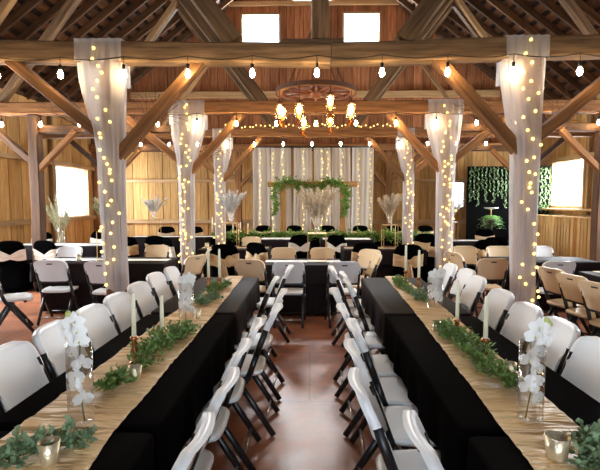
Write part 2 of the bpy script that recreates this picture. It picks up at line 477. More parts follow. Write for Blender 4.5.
# ------------------------------------------------------------------ chairs
def chair_back_mesh(mat, front=True):
    W, H, r = .208, .295, .075
    z0, y0, lean = .565, -.175, .12
    nu, nv = 24, 20
    def pos(u, v, side):
        h = H*v
        k = min(1, max(0, (v-.36)/.16)); k = k*k*(3-2*k)
        w = W - .03*(1-k) - .008*v
        if h > H-r: w = w - r + math.sqrt(max(0, r*r-(h-(H-r))**2))*1.0
        if h < .03: w = w - .03 + math.sqrt(max(0, .03**2-(.03-h)**2))
        x = w*u
        a = abs(u)
        e = max(0, (a-.72)/.28); ev = max(0, (v-.8)/.2); e = max(e*e, ev*ev)
        yc = y0 - lean*(v**1.15) + .028*u*u*(1-.3*v)
        return Vector((x, yc + (.007 + .008*e if side else -.008 - .022*e), z0+h))
    mb = MB(); idx = {}
    vs = []
    def vid(i, j, side):
        k = (i, j, side)
        if k not in idx:
            idx[k] = len(vs); vs.append(pos(-1+2*i/nu, (j/nv), side))
        return idx[k]
    fs = []
    hole = lambda i, j: False
    for i in range(nu):
        for j in range(nv):
            if hole(i, j): continue
            fs.append((vid(i, j, 1), vid(i, j+1, 1), vid(i+1, j+1, 1), vid(i+1, j, 1)))
            fs.append((vid(i, j, 0), vid(i+1, j, 0), vid(i+1, j+1, 0), vid(i, j+1, 0)))
            for (a, b, ni, nj) in (((i, j), (i+1, j), i, j-1), ((i+1, j), (i+1, j+1), i+1, j), ((i+1, j+1), (i, j+1), i, j+1), ((i, j+1), (i, j), i-1, j)):
                if ni < 0 or nj < 0 or ni >= nu or nj >= nv or hole(ni, nj):
                    fs.append((vid(*a, 1), vid(*b, 1), vid(*b, 0), vid(*a, 0)))
    mb.add(vs, fs)
    return mb.mesh('backrest', mat, True)

def chair_seat_mesh(mat):
    mb = MB(); n = 28
    def ring(sx, sy, z, cy=.0, p=4.5):
        out = []
        for k in range(n):
            a = 2*PI*k/n; c, s_ = math.cos(a), math.sin(a)
            x = math.copysign(abs(c)**(2/p), c)*sx; y = math.copysign(abs(s_)**(2/p), s_)*sy
            out.append((x*(1-.06*(y < 0)), y+cy, z - (.012 if y > sy*.7 else 0)))
        return out
    rings = [ring(.18, .175, .415), ring(.195, .19, .422), ring(.2, .195, .44), ring(.192, .187, .452), ring(.17, .16, .449), ring(.09, .08, .443)]
    vs = [p for r_ in rings for p in r_]; fs = [tuple(range(n-1, -1, -1))]
    for i in range(len(rings)-1):
        for k in range(n): fs.append((i*n+k, i*n+(k+1) % n, (i+1)*n+(k+1) % n, (i+1)*n+k))
    fs.append(tuple((len(rings)-1)*n+k for k in range(n)))
    return mb.add(vs, fs).mesh('seat', mat, True)

def flat_tube(mb, p0, p1, w=.0165, d=.021):
    """oval black steel tube"""
    p0, p1 = Vector(p0), Vector(p1); z = (p1-p0).normalized(); x = Vector((1, 0, 0)); y = z.cross(x).normalized()
    n = 10; vs = []
    for p in (p0, p1):
        for k in range(n):
            a = 2*PI*k/n; vs.append(p + x*math.cos(a)*w + y*math.sin(a)*d)
    mb.add(vs, [(k, (k+1) % n, n+(k+1) % n, n+k) for k in range(n)] + [tuple(range(n-1, -1, -1)), tuple(range(n, 2*n))])
    return mb

def make_chair(kind):
    t = thing('folding_chair', '', 'chair')
    link('seat', chair_seat_mesh(MAT[kind]), t)
    link('backrest', chair_back_mesh(MAT[kind]), t)
    for s in (-1, 1):
        x = s*.197
        m_ = MB(); q = [(-.224, .745), (-.157, .565), (-.108, .43), (.185, .012)]
        for (ya, za), (yb, zb) in zip(q, q[1:]): flat_tube(m_, (x, ya, za), (x, yb, zb))
        m_.build('leg', MAT['black_metal'], t, smooth=True)
        flat_tube(MB(), (s*.178, -.02, .405), (s*.178, -.27, .012)).build('leg', MAT['black_metal'], t, smooth=True)
    MB().tube([(-.197, .118, .11), (.197, .118, .11)], .009).build('stretcher', MAT['black_metal'], t, smooth=True)
    MB().tube([(-.178, -.216, .1), (.178, -.216, .1)], .009).build('stretcher', MAT['steel'], t, smooth=True)
    MB().box((0, -.286, .808), (.07, .006, .014), Matrix.Rotation(math.radians(22), 3, 'X')).build('hand_slot_shade', MAT['black_metal'], t)  # black bar stands for the dark inside the grip slot; no hole cut
    f = MB()
    f.box((0, -.10, .402), (.37, .03, .02)); f.box((0, .10, .402), (.37, .03, .02))
    f.box((0, -.155, .555), (.38, .012, .03))
    f.build('seat_frame', MAT['black_metal'], t)
    return t

def cover_mesh():
    """black stretch cover over a chair: back hump, seat and skirt down to the floor"""
    mb = MB(); n = 40; rows = []
    def srect(sx, y0, y1, z, p=5., wob=0.):
        out = []
        for k in range(n):
            a = 2*PI*k/n; c, s_ = math.cos(a), math.sin(a)
            x = math.copysign(abs(c)**(2/p), c)*sx; y = math.copysign(abs(s_)**(2/p), s_)*(y1-y0)/2+(y0+y1)/2
            f = 1 + wob*math.sin(a*8)
            out.append((x*f, y*f, z))
        return out
    rows = [srect(.25, -.34, .25, .012, 3.5, .035), srect(.238, -.29, .235, .12, 4, .02), srect(.228, -.25, .22, .40, 5), srect(.226, -.24, .215, .45, 5),
            srect(.22, -.24, .19, .465, 5), srect(.222, -.25, -.15, .50, 4), srect(.228, -.275, -.20, .62, 4), srect(.23, -.30, -.225, .74, 4),
            srect(.225, -.32, -.245, .82, 3.4), srect(.20, -.33, -.255, .88, 2.8), srect(.15, -.33, -.265, .915, 2.4), srect(.07, -.325, -.28, .928, 2)]
    vs = [p for r_ in rows for p in r_]; fs = [tuple(range(n-1, -1, -1))]
    for i in range(len(rows)-1):
        for k in range(n): fs.append((i*n+k, i*n+(k+1) % n, (i+1)*n+(k+1) % n, (i+1)*n+k))
    fs.append(tuple((len(rows)-1)*n+k for k in range(n)))
    return mb.add(vs, fs).mesh('cover', MAT['cover'], True)

def make_covered(sash, bow=True):
    t = thing('covered_chair', '', 'chair')
    link('cover', cover_mesh(), t)
    # wide sash round the back, pinched at the bow
    mb = MB(); n = 36
    def band(u, v):
        a = 2*PI*u; c, s_ = math.cos(a), math.sin(a)
        x = math.copysign(abs(c)**.5, c)*.236; back = s_ < 0
        pinch = 1 - .62*math.exp(-(x/.09)**2) if back else 1
        z = .655 + (v-.5)*.2*pinch - .02*math.cos(PI*x/.24)
        yb = -.24 - .21*(z-.62)
        y = yb + math.copysign(abs(s_)**.5, s_)*.054 - (.006*math.sin(v*PI*5) if back else 0)
        return (x, y, z)
    mb.grid(band, n, 10)
    mb.build('sash', MAT[sash], t, smooth=True)
    if bow:
        b = MB(); yb = -.335
        b.ball((0, yb-.005, .65), .034, sz=1.1)
        for s in (-1, 1):
            def loop(u, v, s=s):
                w = .02 + .075*math.sin(PI*min(1, u*1.05))**.8
                return (s*(.015+.17*u), yb-.02-.03*math.sin(PI*u)+.006*math.sin(v*9), .65+(v-.5)*2*w+.02*u)
            b.grid(loop, 10, 6, s < 0)
            def tail(u, v, s=s):
                return (s*(.012+.05*u)+(v-.5)*(.035+.075*u), yb-.012-.012*math.sin(u*5)+.008*math.sin(v*8), .64-.42*u+.02*v*u)
            b.grid(tail, 6, 12)
        b.build('bow', MAT[sash], t, smooth=True)
    return t

PROTO = {}
def chair(kind, x, y, rz, label, group):
    name = kind
    if kind not in PROTO:
        if kind in ('white', 'almond', 'grey'): o = make_chair(kind)
        elif kind == 'cov': o = make_covered('sash')
        elif kind == 'covw': o = make_covered('whitesash', False)
        PROTO[kind] = o
        o.location = (x, y, 0); o.rotation_euler = (0, 0, rz); o['label'] = label; o['group'] = group
        return o
    return copy_thing(PROTO[kind], (x, y, 0), rz, label, group)

ORD = ['first', 'second', 'third', 'fourth', 'fifth', 'sixth', 'seventh', 'eighth', 'ninth', 'tenth']
# --- the four rows along the two long tables: back-top position and depth
BT = .30
rowA = [(-.21, 5.29), (-.32, 4.45), (-.21, 3.79), (-.216, 3.215), (-.305, 2.78), (-.33, 2.34), (-.325, 1.89), (-.34, 1.44)]
for i, (xt, yy) in enumerate(rowA):
    chair('white', xt-BT, yy, PI/2 + R.uniform(-.025, .025), f'white folding chair, {ORD[i]} from far end on aisle side of left long table', 'folding chairs along the aisle side of the left long table')
rowB = [(.23, 5.22), (.33, 4.8), (.335, 4.33), (.19, 3.84), (.211, 3.22), (.246, 2.775), (.2, 2.345), (.185, 1.885), (.335, 1.46)]
for i, (xt, yy) in enumerate(rowB):
    chair('white', xt+BT, yy, -PI/2 + R.uniform(-.025, .025), f'white folding chair, {ORD[i]} from far end on aisle side of right long table', 'folding chairs along the aisle side of the right long table')
rowC = [(-1.607, 5.13), (-1.64, 4.69), (-1.6, 4.11), (-1.58, 3.6), (-1.58, 3.16), (-1.585, 2.71), (-1.58, 2.26), (-1.58, 1.8)]
for i, (xt, yy) in enumerate(rowC):
    chair('white', xt+BT, yy, -PI/2 + R.uniform(-.025, .025), f'white folding chair, {ORD[i]} from far end on outer side of left long table', 'folding chairs along the outer side of the left long table')
rowD = [(1.71, 5.48), (1.76, 5.04), (1.69, 4.55), (1.635, 3.83), (1.6, 3.305), (1.59, 2.857), (1.58, 2.407)]
for i, (xt, yy) in enumerate(rowD):
    chair('white', xt-BT, yy, PI/2 + R.uniform(-.025, .025), f'white folding chair, {ORD[i]} from far end on outer side of right long table', 'folding chairs along the outer side of the right long table')

G1 = 'folding chairs around the far tables'; G2 = 'black covered chairs with tied sashes'
N_, S_, E_, W_ = 0., PI, -PI/2, PI/2       # faces away from camera / towards it / +x / -x
far = [
 # beside the fairy lit post, left aisle table
 ('white', -3.36, 6.05, N_+.1, 'white folding chair with back to camera, left of gold stand at left aisle table', G1),
 ('white', -2.62, 5.92, N_-.04, 'white folding chair with back to camera, partly behind the nearest left draped post', G1),
 ('white', -3.62, 5.5, E_+.6, 'white folding chair turned sideways at the left edge of the photo', G1),
 ('white', -3.98, 7.3, S_+.1, 'white folding chair facing camera behind the small votive on left aisle table', G1),
 ('white', -3.3, 7.35, S_-.1, 'white folding chair facing camera behind the gold stand of left aisle table', G1),
 ('almond', -2.62, 7.55, S_, 'tan folding chair facing camera, right of nearest left draped post', G1),
 ('almond', -1.82, 6.5, W_-.5, 'tan folding chair angled at the post end of left aisle table', G1),
 ('almond', -1.86, 7.1, W_+.15, 'tan folding chair side on, beside the second left draped post', G1),
 # middle table
 ('grey', -.27, 5.98, N_, 'pale grey folding chair with back to camera at left of the middle table', G1),
 ('grey', .42, 6.0, N_+.05, 'pale grey folding chair with back to camera at right of the middle table', G1),
 ('almond', -.42, 7.17, S_+.05, 'tan folding chair facing camera on far side of middle table, left of plumes', G1),
 ('almond', .2, 7.17, S_, 'tan folding chair facing camera on far side of middle table, right of plumes', G1),
 ('almond', -.735, 6.16, N_-.2, 'tan folding chair angled at the left end of the middle table', G1),
 ('almond', .75, 6.98, S_-.8, 'tan folding chair angled at the right end of the middle table', G1),
 ('almond', .68, 6.44, W_+.05, 'tan folding chair side on, beyond the far corner of right long table', G1),
 # right aisle table
 ('almond', 2.42, 6.35, N_, 'large tan folding chair with back to camera, left of nearest right draped post', G1),
 ('grey', 3.15, 6.1, N_, 'pale grey folding chair with back to camera, right of nearest right draped post', G1),
 ('almond', 2.4, 6.9, E_+.2, 'tan folding chair angled, just right of the second right draped post', G1),
 ('almond', 2.6, 7.5, S_, 'tan folding chair facing camera behind the right aisle table, near second right post', G1),
 ('almond', 3.18, 7.5, S_+.1, 'tan folding chair facing camera behind right aisle table, left of nearest right draped post', G1),
 ('white', 3.88, 7.55, S_, 'white folding chair facing camera in front of the slatted partition', G1),
 ('almond', 2.98, 5.28, E_+.25, 'tan folding chair, farthest of three along the runner table at right edge', G1),
 ('almond', 2.95, 4.82, E_+.25, 'tan folding chair, middle of three along the runner table at right edge', G1),
 ('almond', 2.92, 4.36, E_+.25, 'tan folding chair, nearest of three along the runner table at right edge', G1),
 ('white', 4.5, 6.35, S_+.4, 'white folding chair at the far end of the runner table', G1),
 ('almond', -1.25, 9.5, S_, 'tan folding chair facing camera behind left gold stand of the middle row', G1),
 # black covers with sashes
 ('cov', -1.38, 7.62, N_, 'black covered chair with champagne bow beyond end of left long table', G2),
 ('cov', 1.58, 7.62, N_-.03, 'black covered chair with champagne bow beyond end of right long table', G2),
 ('cov', -.72, 7.85, N_-.7, 'black covered chair with champagne bow, turned, behind left end of middle table', G2),
 ('cov', .86, 7.95, N_+.25, 'black covered chair behind the right end of the middle table', G2),
 ('cov', 2.42, 8.95, N_+.2, 'black covered chair with champagne bow hidden partly by second right draped post', G2),
 ('cov', 3.18, 8.6, N_, 'black covered chair with champagne bow in front of the hanging vines', G2),
 ('covw', 3.75, 9.15, N_-.6, 'black covered chair with ivory sash, turned, near the fern stand', G2),
 ('cov', -3.62, 9.12, N_+.1, 'black covered chair with champagne bow, right of nearest left draped post', G2),
 ('cov', -3.02, 9.35, N_-.2, 'black covered chair with champagne bow below the white feather stand', G2),
 ('covw', -2.45, 8.76, N_-1.0, 'black covered chair with ivory sash, turned, left of second left draped post', G2),
 ('covw', -5.32, 8.15, N_+.3, 'black covered chair with ivory sash at the left edge of the photo', G2),
 ('covw', -4.62, 8.25, N_-.2, 'black covered chair with ivory sash behind left aisle table', G2),
 ('covw', -6.05, 9.95, S_, 'black covered chair facing camera against the left plank wall', G2),
 ('covw', -4.9, 10.35, S_, 'black covered chair facing camera below the left window', G2),
 ('covw', -.35, 9.7, N_+.5, 'black covered chair with ivory sash left of the middle plumes', G2),
 ('covw', .72, 9.6, N_-.7, 'black covered chair with ivory sash right of the middle plumes', G2),
 ('cov', -3.95, 12.3, S_, 'black covered chair facing camera by the back wall, left of white feathers', G2),
 ('cov', -3.15, 12.3, S_+.1, 'black covered chair facing camera by the back wall, behind white feathers', G2),
 ('cov', 4.35, 11.25, S_, 'black covered chair facing camera below the narrow bright window', G2),
 ('cov', 5.15, 11.1, S_, 'black covered chair facing camera beside the fern stand', G2),
 ('cov', 2.45, 9.5, S_, 'black covered chair facing camera behind second right draped post', G2),
]
for c in far: chair(*c)
for i, x in enumerate((-2.35, -1.35, -.45, .5, 1.45, 2.4, 3.3)):
    chair('cov', x, 12.98, S_, f'black covered chair behind the garlanded head table, {ORD[i]} from the left', 'covered chairs behind the head table')

# ------------------------------------------------------------------ tables and cloths
def tablecloth(label, cx, cy, L, W, H=.74, rz=0., mat='cloth', inset=.1, zlow=.03, group=None, folds=.012, cat='tablecloth', seed=0, end=.03):
    """cloth over a rectangular table, L along local x, W along local y"""
    mb = MB(); N = 120; rc = .03
    def per(off):
        out = []; tot = 2*(L+W)
        for k in range(N):
            d = tot*k/N
            if d < L: p = (-L/2+d, -W/2); nn = (0, -1)
            elif d < L+W: p = (L/2, -W/2+d-L); nn = (1, 0)
            elif d < 2*L+W: p = (L/2-(d-L-W), W/2); nn = (0, 1)
            else: p = (-L/2, W/2-(d-2*L-W)); nn = (-1, 0)
            x = max(-L/2+rc, min(L/2-rc, p[0])); y = max(-W/2+rc, min(W/2-rc, p[1]))
            v = Vector((p[0]-x, p[1]-y)); v = v.normalized()*rc if v.length > 1e-6 else Vector(nn)*rc
            out.append((x+v.x*(1+off(d)/rc), y+v.y*(1+off(d)/rc)))
        return out
    f = lambda d, a: a*(math.sin(d*17+seed)+.6*math.sin(d*29+1.3+seed*2)+.5*math.sin(d*7.3))
    rows = [(H, lambda d: -.012), (H-.004, lambda d: -.003), (H-.013, lambda d: .002), (H-.09, lambda d: .004+f(d, folds*.25)),
            (H-.18, lambda d: .006+f(d, folds*.6)), (.478, lambda d: .006+f(d, folds*.8)), (.466, lambda d: f(d, folds*.5)), (.2, lambda d: f(d, folds*.6)), (zlow, lambda d: f(d, folds*.7))]
    vs = []; fs = []
    for z, o in rows:
        kx, ky = (1, 1) if z > .47 else ((L/2-end)/(L/2), (W/2-inset)/(W/2))
        vs += [(x*kx, y*ky, z) for x, y in per(o)]
    fs.append(tuple(range(N)))
    for i in range(len(rows)-1):
        for k in range(N): fs.append((i*N+(k+1) % N, i*N+k, (i+1)*N+k, (i+1)*N+(k+1) % N))
    o = mb.add(vs, fs).build('tablecloth', MAT[mat], None, (cx, cy, 0), True, rz)
    es = o.modifiers.new('edge', 'EDGE_SPLIT'); es.split_angle = math.radians(50)
    return tag(o, label, cat, group)

H = PI/2; GT = 'black tablecloths over the two long tables'
for s, nm in ((-1, 'left'), (1, 'right')):
    for k, (y0, y1, mt) in enumerate(((3.5, 5.24, 'sheen_cloth'), (1.69, 3.49, 'cloth'), (-.13, 1.68, 'cloth'))):
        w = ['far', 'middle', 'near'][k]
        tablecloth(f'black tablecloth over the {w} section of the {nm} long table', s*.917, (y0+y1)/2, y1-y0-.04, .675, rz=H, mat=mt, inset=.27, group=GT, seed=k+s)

def runner(label, prof, z=.742, seed=0., mat='runner', amp=.011):
    """satin runner; prof is a list of (y, x of one edge, x of the other edge)"""
    mb = MB(); nu, nv = 22, 230; ya, yb = prof[0][0], prof[-1][0]
    def ends(y):
        for (p, a0, b0), (q, a1, b1) in zip(prof, prof[1:]):
            if y <= q + 1e-6: t = (y-p)/(q-p); return a0+(a1-a0)*t, b0+(b1-b0)*t
        return prof[-1][1:]
    def fn(u, v):
        y = ya + (yb-ya)*v; a, b = ends(y)
        a += .003*math.sin(y*11+seed); b += .003*math.sin(y*9+2+seed)
        x = a+(b-a)*u
        w = noise.noise(Vector((x*3, y*3, seed+8)))*1.2
        r = 1-abs(noise.noise(Vector((x*3.2+seed, y*13+w, seed))))*2
        r2 = noise.noise(Vector((x*6, y*30+w*2, seed+3)))
        return (x, y, z + .003 + amp*max(0, .55*r*abs(r)+.3*r2+.35))
    mb.grid(fn, nu, nv)
    o = mb.build('table_runner', MAT[mat], None, None, True)
    m = o.modifiers.new('thick', 'SOLIDIFY'); m.thickness = .0015; m.offset = -1
    return tag(o, label, 'table runner', 'champagne satin runners on the long tables')
runner('champagne satin runner down the left long table', [(.8, -1.12, -.66), (1.6, -1.11, -.725), (3.2, -1.07, -.73), (5.235, -.937, -.765)], seed=.0)
runner('champagne satin runner down the right long table', [(.8, .68, .97), (1.65, .725, 1.02), (3.5, .812, 1.08), (5.235, .858, 1.055)], seed=4.)

GF = 'black tablecloths over the far tables'
TABLES = [
 (-3.0, 6.72, 1.9, .76, 0, 'black tablecloth over the left aisle table with the votive and gold stand'),
 (-.1, 6.6, 1.1, .72, 0, 'black tablecloth over the middle table under the big plume stand'),
 (3.45, 6.95, 1.5, .72, 0, 'black tablecloth over the right aisle table beside the nearest right post'),
 (3.72, 4.66, 2.2, .78, H, 'black tablecloth under the pale runner at the right edge'),
 (-1.4, 8.62, 1.3, .74, 0, 'black tablecloth behind the left champagne bow chair'),
 (1.35, 8.62, 1.5, .74, 0, 'black tablecloth behind the right champagne bow chair'),
 (-4.9, 9.15, 2.0, .76, 0, 'black tablecloth under the tall glass vase at the left wall'),
 (3.4, 10.3, 2.0, .76, 0, 'black tablecloth in front of the hanging vines'),
 (-3.5, 11.35, 1.9, .76, 0, 'black tablecloth under the white feather stand by the back wall'),
 (-.6, 10.75, 1.2, .76, 0, 'black tablecloth left of centre in front of the garland'),
 (.85, 10.75, 1.2, .76, 0, 'black tablecloth right of centre in front of the garland'),
]
for i, (x, y, L, W, rz, lb) in enumerate(TABLES):
    tablecloth(lb, x, y, L, W, rz=rz, group=GF, mat='sheen_cloth', seed=i*1.7, end=.08)
def flat_runner(label, x0, x1, y0, y1, mat='runner', z=.7425):
    mb = MB(); mb.grid(lambda u, v: (x0+(x1-x0)*u, y0+(y1-y0)*v, z+.004+.003*noise.noise(Vector((u*(x1-x0)*9, v*(y1-y0)*9, x0)))), 30, 16)
    o = mb.build('table_runner', MAT[mat], None, None, True)
    return tag(o, label, 'table runner', 'runners on the far tables')
flat_runner('pale runner on the table at the right edge of the photo', 3.5, 3.95, 3.6, 5.74)
flat_runner('pale strip for sheen on the left aisle table', -3.9, -2.08, 6.62, 6.84, 'whitesash')  # ivory strips paint the grazing sheen on the far tabletops
flat_runner('pale strip for sheen on the middle table under plumes', -.64, .44, 6.5, 6.72, 'whitesash')
flat_runner('tan runner on the table behind the left bow chair', -2.02, -.78, 8.45, 8.7)
flat_runner('tan runner on the table behind the right bow chair', .64, 2.06, 8.45, 8.7)
flat_runner('pale strip for sheen on the table under the tall vase', -5.85, -3.95, 8.95, 9.3, 'whitesash')
flat_runner('pale strip for sheen on table left of centre before the garland', -1.15, -.05, 10.5, 11.0, 'whitesash')
flat_runner('pale strip for sheen on table right of centre before the garland', .3, 1.4, 10.5, 11.0, 'whitesash')
flat_runner('pale strip for sheen on table before the hanging vines', 2.5, 4.3, 10.15, 10.45, 'whitesash')
flat_runner('pale strip for sheen on table under the white feathers', -4.4, -2.4, 11.2, 11.5, 'whitesash')
tablecloth('black tablecloth over the long head table before the curtain backdrop', .55, 12.3, 6.3, .76, seed=3, group=None)

# ------------------------------------------------------------------ greenery
def leaf_shape(mb, p, d, n, L, W):
    """pointed leaf at p along d, with normal n, folded along the midrib"""
    d = d.normalized(); s = d.cross(n)
    if s.length < 1e-4: s = d.orthogonal()
    s.normalize(); n = s.cross(d)
    mid = p + d*L*.5 + n*L*.06; tip = p + d*L
    a = p + d*L*.42 + s*W*.5 + n*L*.13; b = p + d*L*.42 - s*W*.5 + n*L*.13
    a2 = p + d*L*.75 + s*W*.33 + n*L*.10; b2 = p + d*L*.75 - s*W*.33 + n*L*.10
    m2 = p + d*L*.75 + n*L*.05
    mb.add([p, a, mid, b, a2, m2, b2, tip], [(0, 2, 1), (0, 3, 2), (1, 2, 5, 4), (2, 3, 6, 5), (4, 5, 7), (5, 6, 7)])
def rdir(zmin=-.2):
    while True:
        v = Vector((R.uniform(-1, 1), R.uniform(-1, 1), R.uniform(zmin, 1)))
        if .1 < v.length < 1: return v.normalized()
def garland(name, label, cat, path, rad, nleaf, L=.032, W=.016, mat='leaf', group=None, flat=True):
    """leafy clump along a path: twigs as stem part and a foliage part"""
    P = [Vector(p) for p in path]
    lens = [(P[i+1]-P[i]).length for i in range(len(P)-1)]; tot = sum(lens)
    def along(t):
        d = t*tot
        for i, l in enumerate(lens):
            if d <= l or i == len(lens)-1: return P[i].lerp(P[i+1], min(1, d/l))
            d -= l
    root = thing(name, label, cat, P[0], 0, group)
    mb = MB(); st = MB(); o0 = P[0]
    nt = max(3, nleaf//9)
    for _ in range(nt):
        t = R.random(); c = along(t); ta = (along(min(1, t+.05))-along(max(0, t-.05)))
        ta = ta.normalized() if ta.length > 0 else Vector((1, 0, 0))
        env = math.sqrt(max(.15, 1-(2*t-1)**4))
        dr = (rdir(-.1 if flat else -1)+ta*R.uniform(-.7, .7)).normalized()
        ln = rad*env*R.uniform(.7, 1.25); tip = c + dr*ln
        if flat: tip.z = max(tip.z, o0.z+.008); 
        st.tube([c-o0, (c+tip)/2-o0+Vector((0, 0, .006)), tip-o0], [.0022, .0018, .001], 4)
        for k in range(9):
            f = R.uniform(.15, 1.05); q = c.lerp(tip, f)
            if flat: q.z = max(q.z, o0.z+.018)
            ld = (dr*.7 + rdir(-.25)).normalized()
            leaf_shape(mb, q-o0, ld, (rdir(.1)+Vector((0, 0, .6))), L*R.uniform(.7, 1.3), W*R.uniform(.8, 1.25))
    st.build('stem', MAT['stem'], root); mb.build('foliage', MAT[mat], root)
    return root
TZt = .757
GG = 'greenery on the long tables'
garland('greenery', 'leafy eucalyptus garland at the near end of left runner', 'greenery', [(-1.08, 1.24, TZt), (-.98, 1.36, TZt+.015), (-.93, 1.45, TZt+.015), (-.78, 1.55, TZt)], .075, 750, .026, .017, 'leaf2', GG)
garland('greenery', 'small green clump in front of a votive on left runner', 'greenery', [(-.92, 1.98, TZt), (-.87, 2.08, TZt+.02)], .065, 560, .024, .013, 'leaf', GG)
garland('greenery', 'long green garland round the nearer candlesticks on left runner', 'greenery', [(-.86, 2.24, TZt), (-.87, 2.4, TZt+.03), (-.86, 2.6, TZt+.02), (-.83, 2.75, TZt), (-.79, 2.98, TZt)], .1, 1700, .026, .014, 'leaf', GG)
garland('greenery', 'eucalyptus clump beside second vase on left runner', 'greenery', [(-.9, 3.7, TZt), (-.83, 3.98, TZt)], .085, 500, .03, .019, 'leaf2', GG)
garland('greenery', 'green and rust clump at the far candlesticks on left runner', 'greenery', [(-.9, 4.15, TZt), (-.84, 4.6, TZt)], .085, 600, .032, .018, 'leaf', GG)
garland('greenery', 'eucalyptus garland at the near end of right runner', 'greenery', [(.87, 1.38, TZt), (.93, 1.46, TZt+.02), (1.0, 1.58, TZt)], .075, 650, .026, .018, 'leaf2', GG)
garland('greenery', 'long green garland past the nearer candlesticks on right runner', 'greenery', [(.93, 2.0, TZt), (.88, 2.2, TZt+.02), (.89, 2.6, TZt+.02), (.9, 3.1, TZt)], .088, 2100, .026, .014, 'leaf', GG)
garland('greenery', 'eucalyptus clump by the second vase on right runner', 'greenery', [(.98, 3.86, TZt), (.94, 4.1, TZt)], .085, 500, .03, .019, 'leaf2', GG)
garland('greenery', 'green clump at the far candlesticks on right runner', 'greenery', [(.93, 4.25, TZt), (.92, 4.85, TZt)], .08, 650, .032, .018, 'leaf', GG)

# orchid vases
def petal(mb, c, d, n, L, W, cup=.15):
    d = d.normalized(); s = d.cross(n).normalized(); n = s.cross(d)
    m = 6
    def fn(u, v):
        w = W*math.sin(PI*min(.97, .08+.9*v))**.7*(u-.5)
        return c + d*L*v + s*w + n*(cup*L*(v*v*.6) + cup*W*((u-.5)**2)*1.2)
    mb.grid(fn, 4, m)
def orchid(parent, c, face, r):
    face = face.normalized(); up = Vector((0, 0, 1)) - face*face.z
    up = up.normalized() if up.length > .05 else Vector((1, 0, 0)); side = up.cross(face)
    mb = MB()
    for a in (90, 210, 330):
        q = math.radians(a); petal(mb, c, up*math.sin(q)+side*math.cos(q), face, r, r*.62)
    for a in (5, 175):
        q = math.radians(a); petal(mb, c+face*.004, up*math.sin(q)+side*math.cos(q), face, r*1.02, r*1.0)
    f = mb.build('blossom', MAT['petal'], parent, smooth=True)
    MB().ball(c+face*.012-up*.004, r*.11, 8, 6).build('lip', MAT['lip'], f, smooth=True)
def vase(label, x, y, h, r, n_in, n_out, rise, lean, group='glass cylinder vases of orchids', z=.748):
    v = thing('orchid_vase', label, 'vase', (x, y, z), 0, group)
    MB().lathe([(r*.9, 0), (r, .004), (r, h), (r*.955, h), (r*.955, .02), (1e-4, .018)], n=28).build('glass', MAT['glass'], v, smooth=True)
    p = [Vector((-lean*.35, 0, .02)), Vector((lean*.1, 0, h*.5)), Vector((-lean*.2, -.005, h)), Vector((lean*.4, -.01, h+rise*.6)), Vector((lean*.9, -.01, h+rise))]
    MB().tube(p, .0028, 6).build('stem', MAT['stem'], v, smooth=True)
    for k in range(n_in):
        t = (k+.5)/n_in; zz = h*(.28+.68*t)
        a = k*2.3; c = Vector((math.cos(a)*r*.3, -r*.22+math.sin(a)*r*.22, zz))
        orchid(v, c, Vector((math.cos(a)*.6, -1, .15)), r*.78)
    for k in range(n_out):
        t = (k+.5)/max(1, n_out); c = Vector((lean*(.1+.6*t)+(-1)**k*r*.35, -.02, h+rise*t*.85))
        orchid(v, c, Vector(((-1)**k*.5, -1, .2)), r*.82)
    b = MB()
    b.ball(Vector(p[-1]), .011, 8, 6, 1.3); b.ball(Vector(p[-1])+Vector((.014, 0, -.014)), .009, 8, 6, 1.3)
    b.build('bud', MAT['bud'], v, smooth=True)
    return v
vase('tall glass vase with white orchids nearest on left runner', -.87, 1.68, .325, .047, 5, 5, .11, -.035)
vase('tall glass vase with white orchids nearest on right runner', .85, 1.74, .32, .047, 6, 4, .085, .05)
vase('tall glass vase with white orchids, farther one on left runner', -.888, 3.24, .28, .055, 9, 3, .05, .02)
vase('tall glass vase with white orchids, farther one on right runner', 1.0, 3.65, .26, .06, 8, 3, .05, .02)

def candlestick(label, x, y, hh, hc, z=.748, mat='copper', group='candlesticks on the long tables', s=1.):
    c = thing('candlestick', label, 'candlestick', (x, y, z), 0, group)
    p = [(.034, 0), (.034, .006), (.022, .014), (.010, .022), (.016, .034), (.010, .046), (.019, .06)]
    k = hh/.115
    p += [(.009, .072), (.017, .084), (.010, .094), (.021, .104), (.021, .112), (.012, .115)]
    MB().lathe([(r*s, zz*k) for r, zz in p], n=18).build('holder', MAT[mat], c, smooth=True)
    MB().lathe([(.0115*s, hh-.004), (.0112*s, hh+hc*.5), (.0095*s, hh+hc-.008), (.004*s, hh+hc)], n=14).build('candle', MAT['wax'], c, smooth=True)
    MB().tube([(0, 0, hh+hc-.002), (.001, 0, hh+hc+.008)], .001, 5).build('wick', MAT['cable'], c)
    return c
candlestick('copper candlestick with ivory taper, nearest on left runner', -.917, 2.337, .155, .225)
candlestick('copper candlestick with ivory taper, second on left runner', -.875, 2.66, .09, .215)
candlestick('copper candlestick with taper, left of pair at far end of left runner', -.965, 4.32, .14, .28, s=1.1)
candlestick('copper candlestick with taper, right of pair at far end of left runner', -.88, 4.42, .12, .28, s=1.1)
candlestick('copper candlestick with ivory taper, second from near end of right runner', .93, 2.88, .115, .24)
candlestick('copper candlestick with ivory taper, nearest on right runner', .91, 2.36, .15, .22)
candlestick('copper candlestick with taper, left of pair at far end of right runner', .965, 4.62, .165, .255, s=1.1)
candlestick('copper candlestick with taper, right of pair at far end of right runner', 1.045, 4.4, .13, .265, s=1.1)
